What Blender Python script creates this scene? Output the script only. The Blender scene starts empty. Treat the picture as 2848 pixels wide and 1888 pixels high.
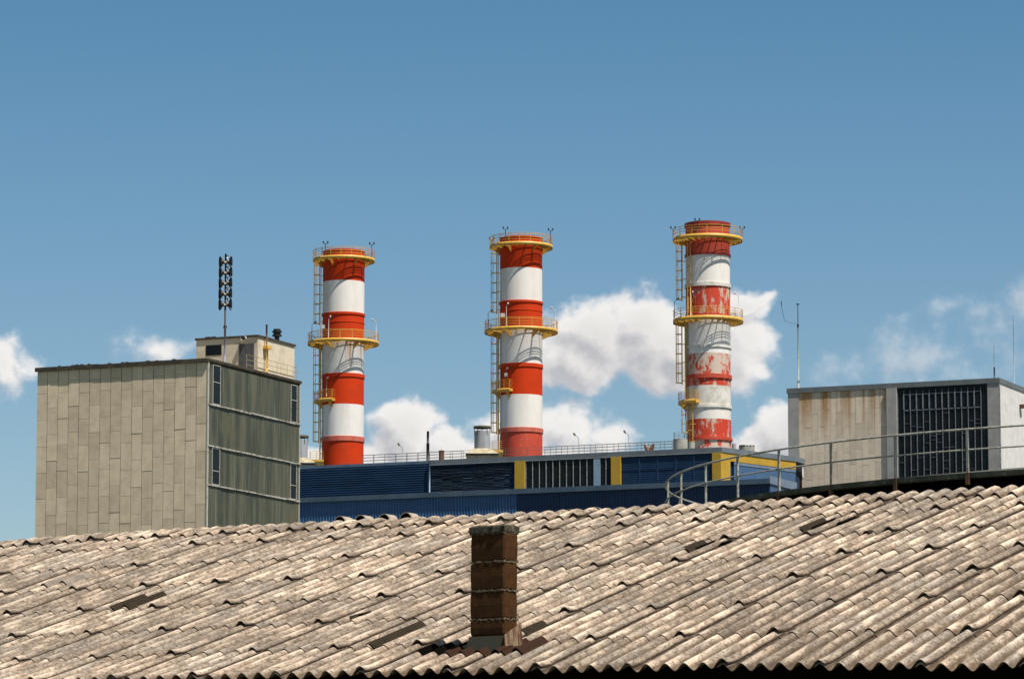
import bpy, math, random
import numpy as np
from mathutils import Vector
random.seed(7); rng = np.random.default_rng(11)
R = math.radians; PI = math.pi
scene = bpy.context.scene; col = scene.collection

# ---------------------------------------------------------------- camera
F = 10680.0; HZ = 2380.0; PITCH = math.atan((HZ - 944) / F)     # 135 mm lens, looking up a little
cam_d = bpy.data.cameras.new('camera'); cam = bpy.data.objects.new('camera', cam_d); col.objects.link(cam)
cam_d.sensor_width = 36; cam_d.lens = F * 36 / 2848; cam_d.clip_start = .5; cam_d.clip_end = 20000
cam.location = (0, 0, 0); cam.rotation_euler = (PI / 2 + PITCH, 0, 0)
scene.camera = cam

# ---------------------------------------------------------------- light, sky, exposure
SUN_AZ, SUN_EL = 134.0, 61.5          # azimuth clockwise from +Y
S = Vector((math.sin(R(SUN_AZ)) * math.cos(R(SUN_EL)), math.cos(R(SUN_AZ)) * math.cos(R(SUN_EL)), math.sin(R(SUN_EL))))
sl = bpy.data.lights.new('sun', 'SUN'); sl.energy = 5.0; sl.angle = R(.5); sl.color = (1, .945, .86)
so = bpy.data.objects.new('sun', sl); col.objects.link(so); so.rotation_euler = S.to_track_quat('Z', 'Y').to_euler()
scene.view_settings.view_transform = 'Standard'; scene.view_settings.look = 'None'
scene.view_settings.exposure = 0.45; scene.view_settings.gamma = 1

world = bpy.data.worlds.new('World'); scene.world = world; world.use_nodes = True
SKY_STRENGTH = 0.075

def sky_world():
    nt = world.node_tree; nt.nodes.clear(); N = nt.nodes; L = nt.links
    def m(op, a, b=None, c=None, clamp=False):
        n = N.new('ShaderNodeMath'); n.operation = op; n.use_clamp = clamp
        for i, x in enumerate((a, b, c)):
            if x is None: continue
            if isinstance(x, (int, float)): n.inputs[i].default_value = x
            else: L.new(x, n.inputs[i])
        return n.outputs[0]
    def vm(op, a, b=None):
        n = N.new('ShaderNodeVectorMath'); n.operation = op
        for i, x in enumerate((a, b)):
            if x is None: continue
            if isinstance(x, tuple): n.inputs[i].default_value = x
            else: L.new(x, n.inputs[i])
        return n
    out = N.new('ShaderNodeOutputWorld'); bg = N.new('ShaderNodeBackground')
    sky = N.new('ShaderNodeTexSky'); sky.sky_type = 'NISHITA'; sky.sun_disc = False
    sky.sun_elevation = R(SUN_EL); sky.sun_rotation = R(SUN_AZ)
    sky.altitude = 200; sky.air_density = 1.0; sky.dust_density = 0.6; sky.ozone_density = 2.0
    hs = N.new('ShaderNodeHueSaturation'); L.new(sky.outputs[0], hs.inputs['Color'])
    hs.inputs['Hue'].default_value = .497; hs.inputs['Saturation'].default_value = 1.0; hs.inputs['Value'].default_value = 1.0
    tc = N.new('ShaderNodeTexCoord'); sp = N.new('ShaderNodeSeparateXYZ'); L.new(tc.outputs['Generated'], sp.inputs[0])
    x, y, z = sp.outputs
    K = 10.776                                   # 1 unit = 1 mrad / 10.776 : azimuth and elevation in handy units
    az = m('MULTIPLY', m('ARCTAN2', x, y), K)
    el = m('MULTIPLY', m('DIVIDE', z, m('SQRT', m('ADD', m('MULTIPLY', x, x), m('ADD', m('MULTIPLY', y, y), 1e-6)))), K)
    cb = N.new('ShaderNodeCombineXYZ'); L.new(az, cb.inputs[0]); L.new(el, cb.inputs[1])
    # clouds by azimuth / elevation: (centre az, centre el, radius az, radius el, weight)
    px = lambda u, v, ru, rv, w=1.0: ((u - 1424) / 1000, (2380 - v) / 1000 * .994, ru / 1000, rv / 1000, w)
    BL = [px(1600, 990, 170, 105, 1.35), px(1680, 930, 210, 130, 1.45), px(1780, 900, 160, 120, 1.45), px(1900, 960, 270, 140, 1.6), px(2060, 960, 130, 150, 1.2), px(2080, 825, 110, 62, 1.1),
          px(1740, 850, 110, 40, .8), px(2130, 800, 60, 28, .7), px(1550, 1040, 140, 50, .9),
          px(2185, 1215, 150, 95, 1.5), px(2300, 1300, 240, 110, 1.4), px(2110, 1250, 90, 60, 1.3),
          px(1120, 1210, 140, 110, 1.4), px(1050, 1270, 140, 80, 1.3), px(1260, 1260, 200, 85, 1.2), px(860, 1250, 60, 50, 1.2),
          px(1380, 1190, 90, 70, 1.0), px(1570, 1180, 140, 90, .85), px(1680, 1200, 110, 80, .75), px(1500, 1260, 260, 50, 1.0),
          px(0, 1010, 85, 95, 1.0), px(-180, 1050, 190, 130, 1.0), px(420, 975, 110, 50, .40),
          px(2560, 980, 150, 90, .45), px(2380, 1020, 110, 55, .3), px(2700, 1020, 160, 60, .30), px(2800, 880, 120, 70, .30), px(2650, 840, 80, 45, .24),
          px(2860, 800, 70, 60, .5),
          px(3200, 1100, 400, 200, 1.0), px(-900, 1200, 500, 200, 1.0), px(4200, 900, 600, 200, 1), px(-2400, 900, 700, 240, 1)]
    def density(vec):
        w = N.new('ShaderNodeTexNoise'); w.inputs['Scale'].default_value = 7; w.inputs['Detail'].default_value = 4
        L.new(vec, w.inputs['Vector'])
        wv = vm('SCALE', vm('SUBTRACT', w.outputs['Color'], (.5, .5, .5)).outputs[0]); wv.inputs[3].default_value = .16
        p = vm('ADD', vec, wv.outputs[0]).outputs[0]
        acc = None
        for cx, cy, rx, ry, wt in BL:
            q = vm('MULTIPLY', vm('SUBTRACT', p, (cx, cy, 0)).outputs[0], (1 / rx, 1 / ry, 0))
            ln = N.new('ShaderNodeVectorMath'); ln.operation = 'LENGTH'; L.new(q.outputs[0], ln.inputs[0])
            d = m('MULTIPLY_ADD', ln.outputs['Value'], -wt, wt)
            if acc is None: acc = d
            else:
                n = N.new('ShaderNodeMath'); n.operation = 'SMOOTH_MAX'; L.new(acc, n.inputs[0]); L.new(d, n.inputs[1]); n.inputs[2].default_value = .18; acc = n.outputs[0]
        f = N.new('ShaderNodeTexNoise'); f.inputs['Scale'].default_value = 11; f.inputs['Detail'].default_value = 9; f.inputs['Roughness'].default_value = .58
        L.new(vec, f.inputs['Vector'])
        return m('ADD', acc, m('MULTIPLY_ADD', f.outputs['Fac'], 1.05, -.47))
    d0 = density(cb.outputs[0])
    d1 = density(vm('ADD', cb.outputs[0], (.028, .036, 0)).outputs[0])
    mr = N.new('ShaderNodeMapRange'); mr.interpolation_type = 'SMOOTHERSTEP'; L.new(d0, mr.inputs[0])
    mr.inputs[1].default_value = -.06; mr.inputs[2].default_value = .62; mr.inputs[3].default_value = 0; mr.inputs[4].default_value = .97
    lit = m('MULTIPLY_ADD', m('SUBTRACT', d0, d1), 1.5, .62, clamp=True)
    thick = N.new('ShaderNodeMapRange'); L.new(d0, thick.inputs[0]); thick.inputs[1].default_value = .3; thick.inputs[2].default_value = 1.5; thick.inputs[3].default_value = 1; thick.inputs[4].default_value = .82
    cr = N.new('ShaderNodeMix'); cr.data_type = 'RGBA'; L.new(lit, cr.inputs[0])
    cr.inputs[6].default_value = (5.5, 5.5, 5.8, 1); cr.inputs[7].default_value = (9.3, 9.0, 8.75, 1)
    cm = vm('SCALE', cr.outputs[2]); L.new(thick.outputs[0], cm.inputs[3])
    # clear deep blue that pales to the horizon; darker towards the zenith, above the view
    gr = N.new('ShaderNodeMapRange'); L.new(el, gr.inputs[0]); gr.inputs[1].default_value = .9; gr.inputs[2].default_value = 2.45
    tn = N.new('ShaderNodeMix'); tn.data_type = 'RGBA'; L.new(gr.outputs[0], tn.inputs[0]); tn.inputs[6].default_value = (.82, .90, .94, 1); tn.inputs[7].default_value = (.47, .735, .835, 1)
    mu = vm('MULTIPLY', hs.outputs[0], None); L.new(tn.outputs[2], mu.inputs[1])
    oh = N.new('ShaderNodeMapRange'); oh.interpolation_type = 'SMOOTHSTEP'; L.new(el, oh.inputs[0]); oh.inputs[1].default_value = 2.6; oh.inputs[2].default_value = 6.5; oh.inputs[4].default_value = .62
    ohm = N.new('ShaderNodeMix'); ohm.data_type = 'RGBA'; L.new(oh.outputs[0], ohm.inputs[0]); L.new(mu.outputs[0], ohm.inputs[6]); ohm.inputs[7].default_value = (1.9, 1.95, 2.0, 1)
    # thin fair-weather puffs to the right, thick cumulus elsewhere
    t1 = N.new('ShaderNodeMapRange'); t1.interpolation_type = 'SMOOTHSTEP'; L.new(az, t1.inputs[0]); t1.inputs[1].default_value = .74; t1.inputs[2].default_value = .90
    t2 = N.new('ShaderNodeMapRange'); t2.interpolation_type = 'SMOOTHSTEP'; L.new(az, t2.inputs[0]); t2.inputs[1].default_value = 2.2; t2.inputs[2].default_value = 1.7
    t3 = m('MULTIPLY_ADD', m('MULTIPLY', t1.outputs[0], t2.outputs[0]), -.62, 1.0); alpha = m('MULTIPLY', mr.outputs[0], t3)
    mx = N.new('ShaderNodeMix'); mx.data_type = 'RGBA'; L.new(alpha, mx.inputs[0]); L.new(ohm.outputs[2], mx.inputs[6]); L.new(cm.outputs[0], mx.inputs[7])
    L.new(mx.outputs[2], bg.inputs[0]); bg.inputs[1].default_value = SKY_STRENGTH
    L.new(bg.outputs[0], out.inputs[0])
sky_world()

# ---------------------------------------------------------------- helpers
CP, SP = math.cos(PITCH), math.sin(PITCH)
def ray(u, v):
    a, b = (u - 1424) / F, (944 - v) / F
    return Vector((a, CP - SP * b, SP + CP * b))
def at(u, v, y):                       # the point seen at u, v at distance y north of the camera
    d = ray(u, v); return d * (y / d.y)
GZ = -1.6

class MB:
    def __init__(s): s.v = []; s.f = []; s.m = []; s.smooth = []
    def add(s, vs, fs, m=0, sm=False):
        o = len(s.v); s.v += [tuple(p) for p in vs]
        for f in fs: s.f.append([o + i for i in f]); s.m.append(m); s.smooth.append(sm)
        return s
    def box(s, x0, x1, y0, y1, z0, z1, m=0):
        vs = [(x, y, z) for z in (z0, z1) for y in (y0, y1) for x in (x0, x1)]
        return s.add(vs, [(0, 2, 3, 1), (4, 5, 7, 6), (0, 1, 5, 4), (2, 6, 7, 3), (0, 4, 6, 2), (1, 3, 7, 5)], m)
    def prism(s, poly, z0, z1, m=0):   # poly counter-clockwise in plan
        n = len(poly); vs = [(x, y, z0) for x, y in poly] + [(x, y, z1) for x, y in poly]
        return s.add(vs, [tuple(range(n))[::-1], tuple(range(n, 2 * n))] + [(i, (i + 1) % n, n + (i + 1) % n, n + i) for i in range(n)], m)
    def hexa(s, lo, hi, m=0):          # four lower and four upper corners
        return s.add(list(lo) + list(hi), [(3, 2, 1, 0), (4, 5, 6, 7)] + [(i, (i + 1) % 4, 4 + (i + 1) % 4, 4 + i) for i in range(4)], m)
    def tube(s, pts, r, n=6, m=0, closed=False, cap=True):
        P = [Vector(p) for p in pts]; K = len(P); rs = r if isinstance(r, (list, tuple)) else [r] * K
        vs = []
        for i, p in enumerate(P):
            a = P[(i - 1) % K] if (i > 0 or closed) else p; b = P[(i + 1) % K] if (i < K - 1 or closed) else p
            t = (b - a).normalized(); h = Vector((0, 0, 1)) if abs(t.z) < .9 else Vector((1, 0, 0))
            e1 = t.cross(h).normalized(); e2 = t.cross(e1)
            for k in range(n):
                w = 2 * PI * (k + .5) / n; vs.append(p + e1 * (rs[i] * math.cos(w)) + e2 * (rs[i] * math.sin(w)))
        fs = []
        for i in range(K if closed else K - 1):
            j = (i + 1) % K
            for k in range(n): fs.append((i * n + k, i * n + (k + 1) % n, j * n + (k + 1) % n, j * n + k))
        if not closed and cap: fs += [tuple(range(n)), tuple(range((K - 1) * n, K * n))[::-1]]
        return s.add(vs, fs, m, n > 5)
    def lathe(s, prof, n=64, m=0, cx=0, cy=0, a0=0, a1=2 * PI, sm=True, ms=None):   # prof: (r, z) list
        full = abs(a1 - a0 - 2 * PI) < 1e-6; c = n if full else n + 1
        vs = []
        for r, z in prof:
            for k in range(c):
                w = a0 + (a1 - a0) * k / n; vs.append((cx + r * math.cos(w), cy + r * math.sin(w), z))
        o = len(s.v); s.v += vs
        for i in range(len(prof) - 1):
            for k in range(n):
                k2 = (k + 1) % c
                s.f.append([o + i * c + k, o + i * c + k2, o + (i + 1) * c + k2, o + (i + 1) * c + k]); s.m.append(ms[i] if ms else m); s.smooth.append(sm)
        return s
    def build(s, name, mats, parent=None, loc=None, rz=None, autosm=False):
        me = bpy.data.meshes.new(name); me.from_pydata(s.v, [], s.f)
        mats = mats if isinstance(mats, (list, tuple)) else [mats]
        for q in mats: me.materials.append(q)
        me.polygons.foreach_set('material_index', s.m); me.polygons.foreach_set('use_smooth', s.smooth); me.update()
        if autosm:
            try: me.set_sharp_from_angle(angle=R(35))
            except Exception: pass
        o = bpy.data.objects.new(name, me); col.objects.link(o)
        if parent: o.parent = parent
        if loc is not None: o.location = loc
        if rz is not None: o.rotation_euler.z = rz
        return o

def tag(o, label=None, cat=None, group=None, kind=None):
    if label: o['label'] = label
    if cat: o['category'] = cat
    if group: o['group'] = group
    if kind: o['kind'] = kind
    return o
def empty(name, loc, rz=0, label=None, cat=None, group=None):
    o = bpy.data.objects.new(name, None); col.objects.link(o); o.location = loc; o.rotation_euler.z = rz
    o.empty_display_size = .5
    return tag(o, label, cat, group)

# ---------------------------------------------------------------- materials
def new_mat(name):
    m = bpy.data.materials.new(name); m.use_nodes = True; nt = m.node_tree
    return m, nt.nodes, nt.links, nt.nodes['Principled BSDF']
def nz(N, L, scale, detail=6, rough=.6, vec=None, stretch=None):
    t = N.new('ShaderNodeTexNoise'); t.inputs['Scale'].default_value = scale; t.inputs['Detail'].default_value = detail; t.inputs['Roughness'].default_value = rough
    if vec is None:
        c = N.new('ShaderNodeTexCoord'); vec = c.outputs['Object']
    if stretch:
        mp = N.new('ShaderNodeMapping'); mp.inputs['Scale'].default_value = stretch; L.new(vec, mp.inputs[0]); vec = mp.outputs[0]
    L.new(vec, t.inputs['Vector']); return t.outputs['Fac']
def ramp(N, L, fac, lo, hi, a=0.0, b=1.0):
    r = N.new('ShaderNodeMapRange'); r.interpolation_type = 'SMOOTHSTEP'; L.new(fac, r.inputs[0]); r.inputs[1].default_value = lo; r.inputs[2].default_value = hi
    r.inputs[3].default_value = a; r.inputs[4].default_value = b; return r.outputs[0]
def mix(N, L, fac, a, b, mode='MIX'):
    x = N.new('ShaderNodeMix'); x.data_type = 'RGBA'; x.blend_type = mode
    if isinstance(fac, (int, float)): x.inputs[0].default_value = fac
    else: L.new(fac, x.inputs[0])
    for i, c in ((6, a), (7, b)):
        if isinstance(c, (tuple, list)): x.inputs[i].default_value = (*c, 1)
        else: L.new(c, x.inputs[i])
    return x.outputs[2]
def mth(N, L, op, a, b=None):
    n = N.new('ShaderNodeMath'); n.operation = op
    for i, x in enumerate((a, b)):
        if x is None: continue
        if isinstance(x, (int, float)): n.inputs[i].default_value = x
        else: L.new(x, n.inputs[i])
    return n.outputs[0]
def bump(N, L, b, fac, strength=.3, dist=.02):
    n = N.new('ShaderNodeBump'); n.inputs['Strength'].default_value = strength; n.inputs['Distance'].default_value = dist
    L.new(fac, n.inputs['Height']); L.new(n.outputs[0], b.inputs['Normal'])

def simple(name, c, rough=.6, *a_, spec=None, **k_):
    m = simple_(name, c, rough, *a_, **k_)
    if spec is not None: m.node_tree.nodes['Principled BSDF'].inputs['Specular IOR Level'].default_value = spec
    return m
def simple_(name, c, rough=.6, c2=None, scale=2.0, lo=.4, hi=.65, metal=0, stretch=None, island=0, bmp=0, c3=None, s3=.3, lo3=.55, hi3=.7, st3=None):
    m, N, L, b = new_mat(name)
    b.inputs['Roughness'].default_value = rough; b.inputs['Metallic'].default_value = metal
    base = c2 if c2 else tuple(x * .82 for x in c)
    f = nz(N, L, scale, 7, .65, stretch=stretch); cc = mix(N, L, ramp(N, L, f, lo, hi), c, base)
    if c3: cc = mix(N, L, ramp(N, L, nz(N, L, s3, 8, .7, stretch=st3), lo3, hi3), cc, c3)
    if island:
        g = N.new('ShaderNodeNewGeometry'); v = ramp(N, L, g.outputs['Random Per Island'], 0, 1, 1 - island, 1 + island)
        hs = N.new('ShaderNodeHueSaturation'); L.new(v, hs.inputs['Value']); L.new(cc, hs.inputs['Color']); cc = hs.outputs[0]
    L.new(cc, b.inputs['Base Color'])
    if bmp: bump(N, L, b, nz(N, L, scale * 6, 6, .7), bmp)
    return m
M = {}
M['panel'] = simple('aerated_concrete', (.66, .54, .385), .9, (.56, .46, .325), 1.2, island=.10, bmp=.2, c3=(.50, .41, .27), s3=.35, lo3=.5, hi3=.8)
M['joint'] = simple('panel_joint', (.05, .045, .03), .95)
M['fascia_dark'] = simple('bitumen_fascia', (.035, .03, .022), .85, (.07, .055, .035), 1.5, bmp=.3)
M['fascia_tan'] = simple('concrete_fascia', (.33, .27, .18), .9, (.16, .11, .06), 2.2, .35, .6, bmp=.3)
M['trim'] = simple('pale_trim', (.42, .41, .38), .6, (.25, .2, .14), 3, .5, .7)
M['rail_white'] = simple('weathered_ledge', (.40, .39, .35), .8, (.14, .10, .06), 3, .45, .65)
M['plaster'] = simple('cream_plaster', (.62, .54, .41), .9, (.45, .37, .26), 1.0, .45, .75, c3=(.25, .19, .12), s3=.9, lo3=.62, hi3=.8)
M['dark_glass'] = simple('dark_glass', (.008, .010, .012), .28, (.012, .016, .018), 1, spec=.12)
M['black'] = simple('black_metal', (.012, .012, .013), .55, (.02, .017, .014), 4)
M['galv'] = simple('galvanised_steel', (.30, .32, .33), .5, (.18, .19, .19), 5, metal=.3)
M['rust'] = simple('rusted_steel', (.16, .065, .028), .9, (.07, .035, .02), 5)
M['yellow_rail'] = simple('yellow_paint', (.62, .36, .055), .5, (.42, .22, .04), 3, .45, .7, c3=(.14, .08, .03), s3=2.2, lo3=.58, hi3=.72)
M['yellow_dark'] = simple('old_yellow_paint', (.68, .40, .06), .6, (.36, .20, .04), 3, .5, .7)
M['white_paint'] = simple('white_paint', (.74, .70, .66), .6, (.66, .61, .55), .6, .4, .7, stretch=(1, 1, .25), c3=(.50, .45, .38), s3=.5, lo3=.58, hi3=.85, st3=(1, 1, .4))
M['red_paint'] = simple('red_paint', (.54, .036, .002), .65, (.45, .034, .004), .5, .4, .7, c3=(.44, .045, .015), s3=1.2, lo3=.5, hi3=.75, st3=(1, 1, .3), spec=.15)
M['red_faded'] = simple('faded_red_paint', (.50, .050, .018), .7, (.38, .044, .018), .8, .35, .7, c3=(.55, .14, .09), s3=1.2, lo3=.55, hi3=.75, st3=(1, 1, .6))
M['pink_flange'] = simple('chalky_red_paint', (.52, .12, .08), .75, (.42, .07, .04), 1.2)
M['mast_grey'] = simple('grey_mast', (.22, .24, .26), .5, (.12, .13, .14), 2, .4, .6)
M['concrete'] = simple('concrete', (.36, .34, .30), .9, (.26, .245, .21), 1.2, bmp=.25, c3=(.16, .14, .1), s3=.8, lo3=.55, hi3=.8)
M['vent_metal'] = simple('vent_sheet', (.32, .33, .35), .6, (.24, .25, .26), 1.5, stretch=(2, 2, .3), c3=(.24, .18, .11), s3=1.2, lo3=.58, hi3=.72, st3=(2, 2, .2))
M['vent_skirt'] = simple('vent_skirt', (.42, .37, .26), .85, (.28, .22, .12), 1.5)
M['blue_fascia'] = simple('grey_fascia', (.13, .155, .175), .6, (.10, .12, .14), .6, c3=(.17, .19, .2), s3=2)
M['blue_fascia_side'] = M['blue_fascia']
M['blue_edge'] = simple('blue_edge_metal', (.05, .10, .18), .5, (.09, .14, .2), .9, .35, .6)
M['navy'] = simple('navy_cladding', (.009, .035, .085), .6, (.006, .024, .058), .3, spec=.2, stretch=(1, 1, 3), c3=(.02, .045, .08), s3=1.5, lo3=.6, hi3=.75, st3=(.3, .3, 6))
M['blue_clad'] = simple('lighter_blue_cladding', (.045, .125, .27), .6, (.035, .10, .225), .5, c3=(.09, .14, .2), s3=1.2, lo3=.58, hi3=.72, st3=(3, 3, .4))
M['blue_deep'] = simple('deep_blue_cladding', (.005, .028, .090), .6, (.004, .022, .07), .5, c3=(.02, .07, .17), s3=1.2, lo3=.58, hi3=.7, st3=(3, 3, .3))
M['blue_side'] = simple('blue_side_cladding', (.045, .10, .20), .55, (.05, .11, .2), .8, c3=(.07, .13, .22), s3=.6)
M['yellow_wall'] = simple('yellow_cladding', (.44, .265, .022), .7, (.38, .23, .02), .6)
M['sky_panel'] = simple('pale_blue_panel', (.22, .32, .42), .6, (.18, .26, .34), 1)
M['louvre'] = simple('louvre_slats', (.035, .05, .07), .5, (.015, .03, .05), .7, .35, .6, stretch=(.4, .4, 4), island=.5, c3=(.10, .11, .12), s3=1.1, lo3=.6, hi3=.72, st3=(.5, .5, 5))
M['mullion'] = simple('mullion', (.35, .36, .38), .6, (.2, .2, .2), 3)
M['mullion_blue'] = simple('blue_grey_mullion', (.19, .21, .25), .6, (.11, .12, .15), 3)
M['pilaster'] = simple('grey_pilaster', (.33, .32, .30), .85, (.27, .26, .25), .8)
M['white_clad'] = simple('white_cladding', (.62, .60, .58), .7, (.54, .52, .50), .7)
M['rail_grey'] = simple('grey_handrail', (.33, .33, .29), .6, (.2, .18, .14), 6, .45, .62)
M['tank_black'] = simple('flat_black', (.002, .002, .002), .9, (.004, .0035, .003), 1, spec=.0)  # one even flat black for tank shell, roof opening and ridge pieces
M['tank_roof'] = simple('mossy_tank_roof', (.10, .095, .075), .95, (.05, .055, .035), 2.5, .35, .6, bmp=.4, c3=(.19, .18, .15), s3=3, lo3=.55, hi3=.7)
M['brick'] = simple('brown_chimney_block', (.070, .030, .008), .95, (.046, .020, .006), 14, .35, .65, bmp=.6, island=.18, spec=.15)
M['mortar'] = simple('rough_mortar', (.22, .17, .10), .95, (.07, .05, .028), 22, .4, .6, bmp=.8)
M['cap'] = simple('lichen_cap', (.10, .082, .048), .95, (.03, .025, .016), 18, .35, .6, bmp=.9, c3=(.24, .21, .14), s3=30, lo3=.55, hi3=.68)
M['lead'] = simple('zinc_flashing', (.050, .050, .036), .7, (.06, .04, .018), 5, metal=.4, c3=(.18, .08, .03), s3=3, lo3=.6, hi3=.75)
M['flash_rust'] = simple('rusty_flashing', (.028, .012, .006), .9, (.03, .012, .006), 6, spec=.15)
M['patch'] = simple('bitumen_patch', (.030, .022, .014), .9, (.022, .016, .010), 9, bmp=.4, spec=.1)
M['patch_faint'] = simple('worn_patch', (.15, .125, .10), .95, (.22, .19, .15), 9, bmp=.4)
M['wall_dark'] = simple('eave_shade_wall', (.006, .005, .004), .95, spec=0)  # soffit shade painted in as near-black walls and purlins
M['ground'] = simple('ground', (.09, .085, .06), .95, (.06, .07, .04), .05)
M['grating'] = simple('yellow_grating', (.36, .22, .05), .6, (.2, .12, .04), 2)
M['white_lamp'] = simple('lamp_housing', (.5, .48, .45), .5)
M['door'] = simple('grey_door', (.09, .095, .095), .7, (.06, .06, .06), 3)
M['teal'] = simple('dark_teal_cloth', (.012, .05, .09), .8)

def rib_glass():
    m, N, L, b = new_mat('grimy_ribbed_glazing')
    tc = N.new('ShaderNodeTexCoord')
    f1 = nz(N, L, .9, 5, .6, tc.outputs['Object'], (1, 1.2, .12)); f2 = nz(N, L, .22, 4, .6, tc.outputs['Object'], (1, 1, 1)); f3 = nz(N, L, 5, 5, .7, tc.outputs['Object'], (1, 1.1, .03))
    c = mix(N, L, ramp(N, L, f1, .35, .68), (.046, .050, .036), (.110, .108, .072))
    c = mix(N, L, ramp(N, L, f2, .5, .68), c, (.10, .09, .05))
    c = mix(N, L, ramp(N, L, f3, .55, .68), c, (.14, .145, .115))
    L.new(c, b.inputs['Base Color']); b.inputs['Roughness'].default_value = .42; b.inputs['Specular IOR Level'].default_value = .22
    return m
M['rib_glass'] = rib_glass()

def peel(name, a, bcol, scale, lo, hi, sz):
    m, N, L, b = new_mat(name)
    tc = N.new('ShaderNodeTexCoord')
    f = nz(N, L, scale, 9, .68, tc.outputs['Object'], (1, 1, sz)); f2 = nz(N, L, 5, 6, .7, tc.outputs['Object'], (1, 1, 3.))
    s = mth(N, L, 'ADD', f, mth(N, L, 'MULTIPLY', f2, .22))
    c = mix(N, L, ramp(N, L, s, lo, hi), a, bcol)
    c = mix(N, L, ramp(N, L, nz(N, L, 1.5, 6, .7), .6, .8), c, (.30, .24, .19))
    L.new(c, b.inputs['Base Color']); b.inputs['Roughness'].default_value = .75
    return m
M['peel'] = peel('peeling_red_paint', (.50, .036, .008), (.54, .43, .35), 1.0, .555, .61, .5)
M['peel_low'] = peel('flaking_red_paint', (.50, .036, .008), (.50, .39, .31), 1.1, .625, .68, .32)
M['white_dirty'] = simple('stained_white_paint', (.66, .63, .58), .75, (.42, .39, .31), .55, .42, .66, bmp=.1)

def streaked(name, base, streak, sc, lo, hi, z0, z1, two=None):
    """vertical runs of rust that start at z0 and die out towards z1 (object z)"""
    m, N, L, b = new_mat(name); tc = N.new('ShaderNodeTexCoord')
    f = nz(N, L, sc, 4, .6, tc.outputs['Object'], (1, 1, .012)); s = ramp(N, L, f, lo, hi)
    sp = N.new('ShaderNodeSeparateXYZ'); L.new(tc.outputs['Object'], sp.inputs[0])
    jit = nz(N, L, sc * .7, 3, .5, tc.outputs['Object'], (1, 1, .03))
    zz = mth(N, L, 'ADD', sp.outputs[2], mth(N, L, 'MULTIPLY', mth(N, L, 'SUBTRACT', jit, .5), (z0 - z1) * 1.6))
    fade = ramp(N, L, zz, z1, z0)
    g = nz(N, L, 3, 6, .7)
    fac = mth(N, L, 'MULTIPLY', mth(N, L, 'MULTIPLY', s, fade), ramp(N, L, g, .3, .6, .55, 1))
    c0 = mix(N, L, ramp(N, L, nz(N, L, 1.2, 6, .6), .4, .7), base, tuple(x * .86 for x in base))
    if name.startswith('panel'):
        gg = N.new('ShaderNodeNewGeometry'); v = ramp(N, L, gg.outputs['Random Per Island'], 0, 1, .9, 1.08)
        hs = N.new('ShaderNodeHueSaturation'); L.new(v, hs.inputs['Value']); L.new(c0, hs.inputs['Color']); c0 = hs.outputs[0]
    c = mix(N, L, fac, c0, streak)
    L.new(c, b.inputs['Base Color']); b.inputs['Roughness'].default_value = .8
    return m

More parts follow.
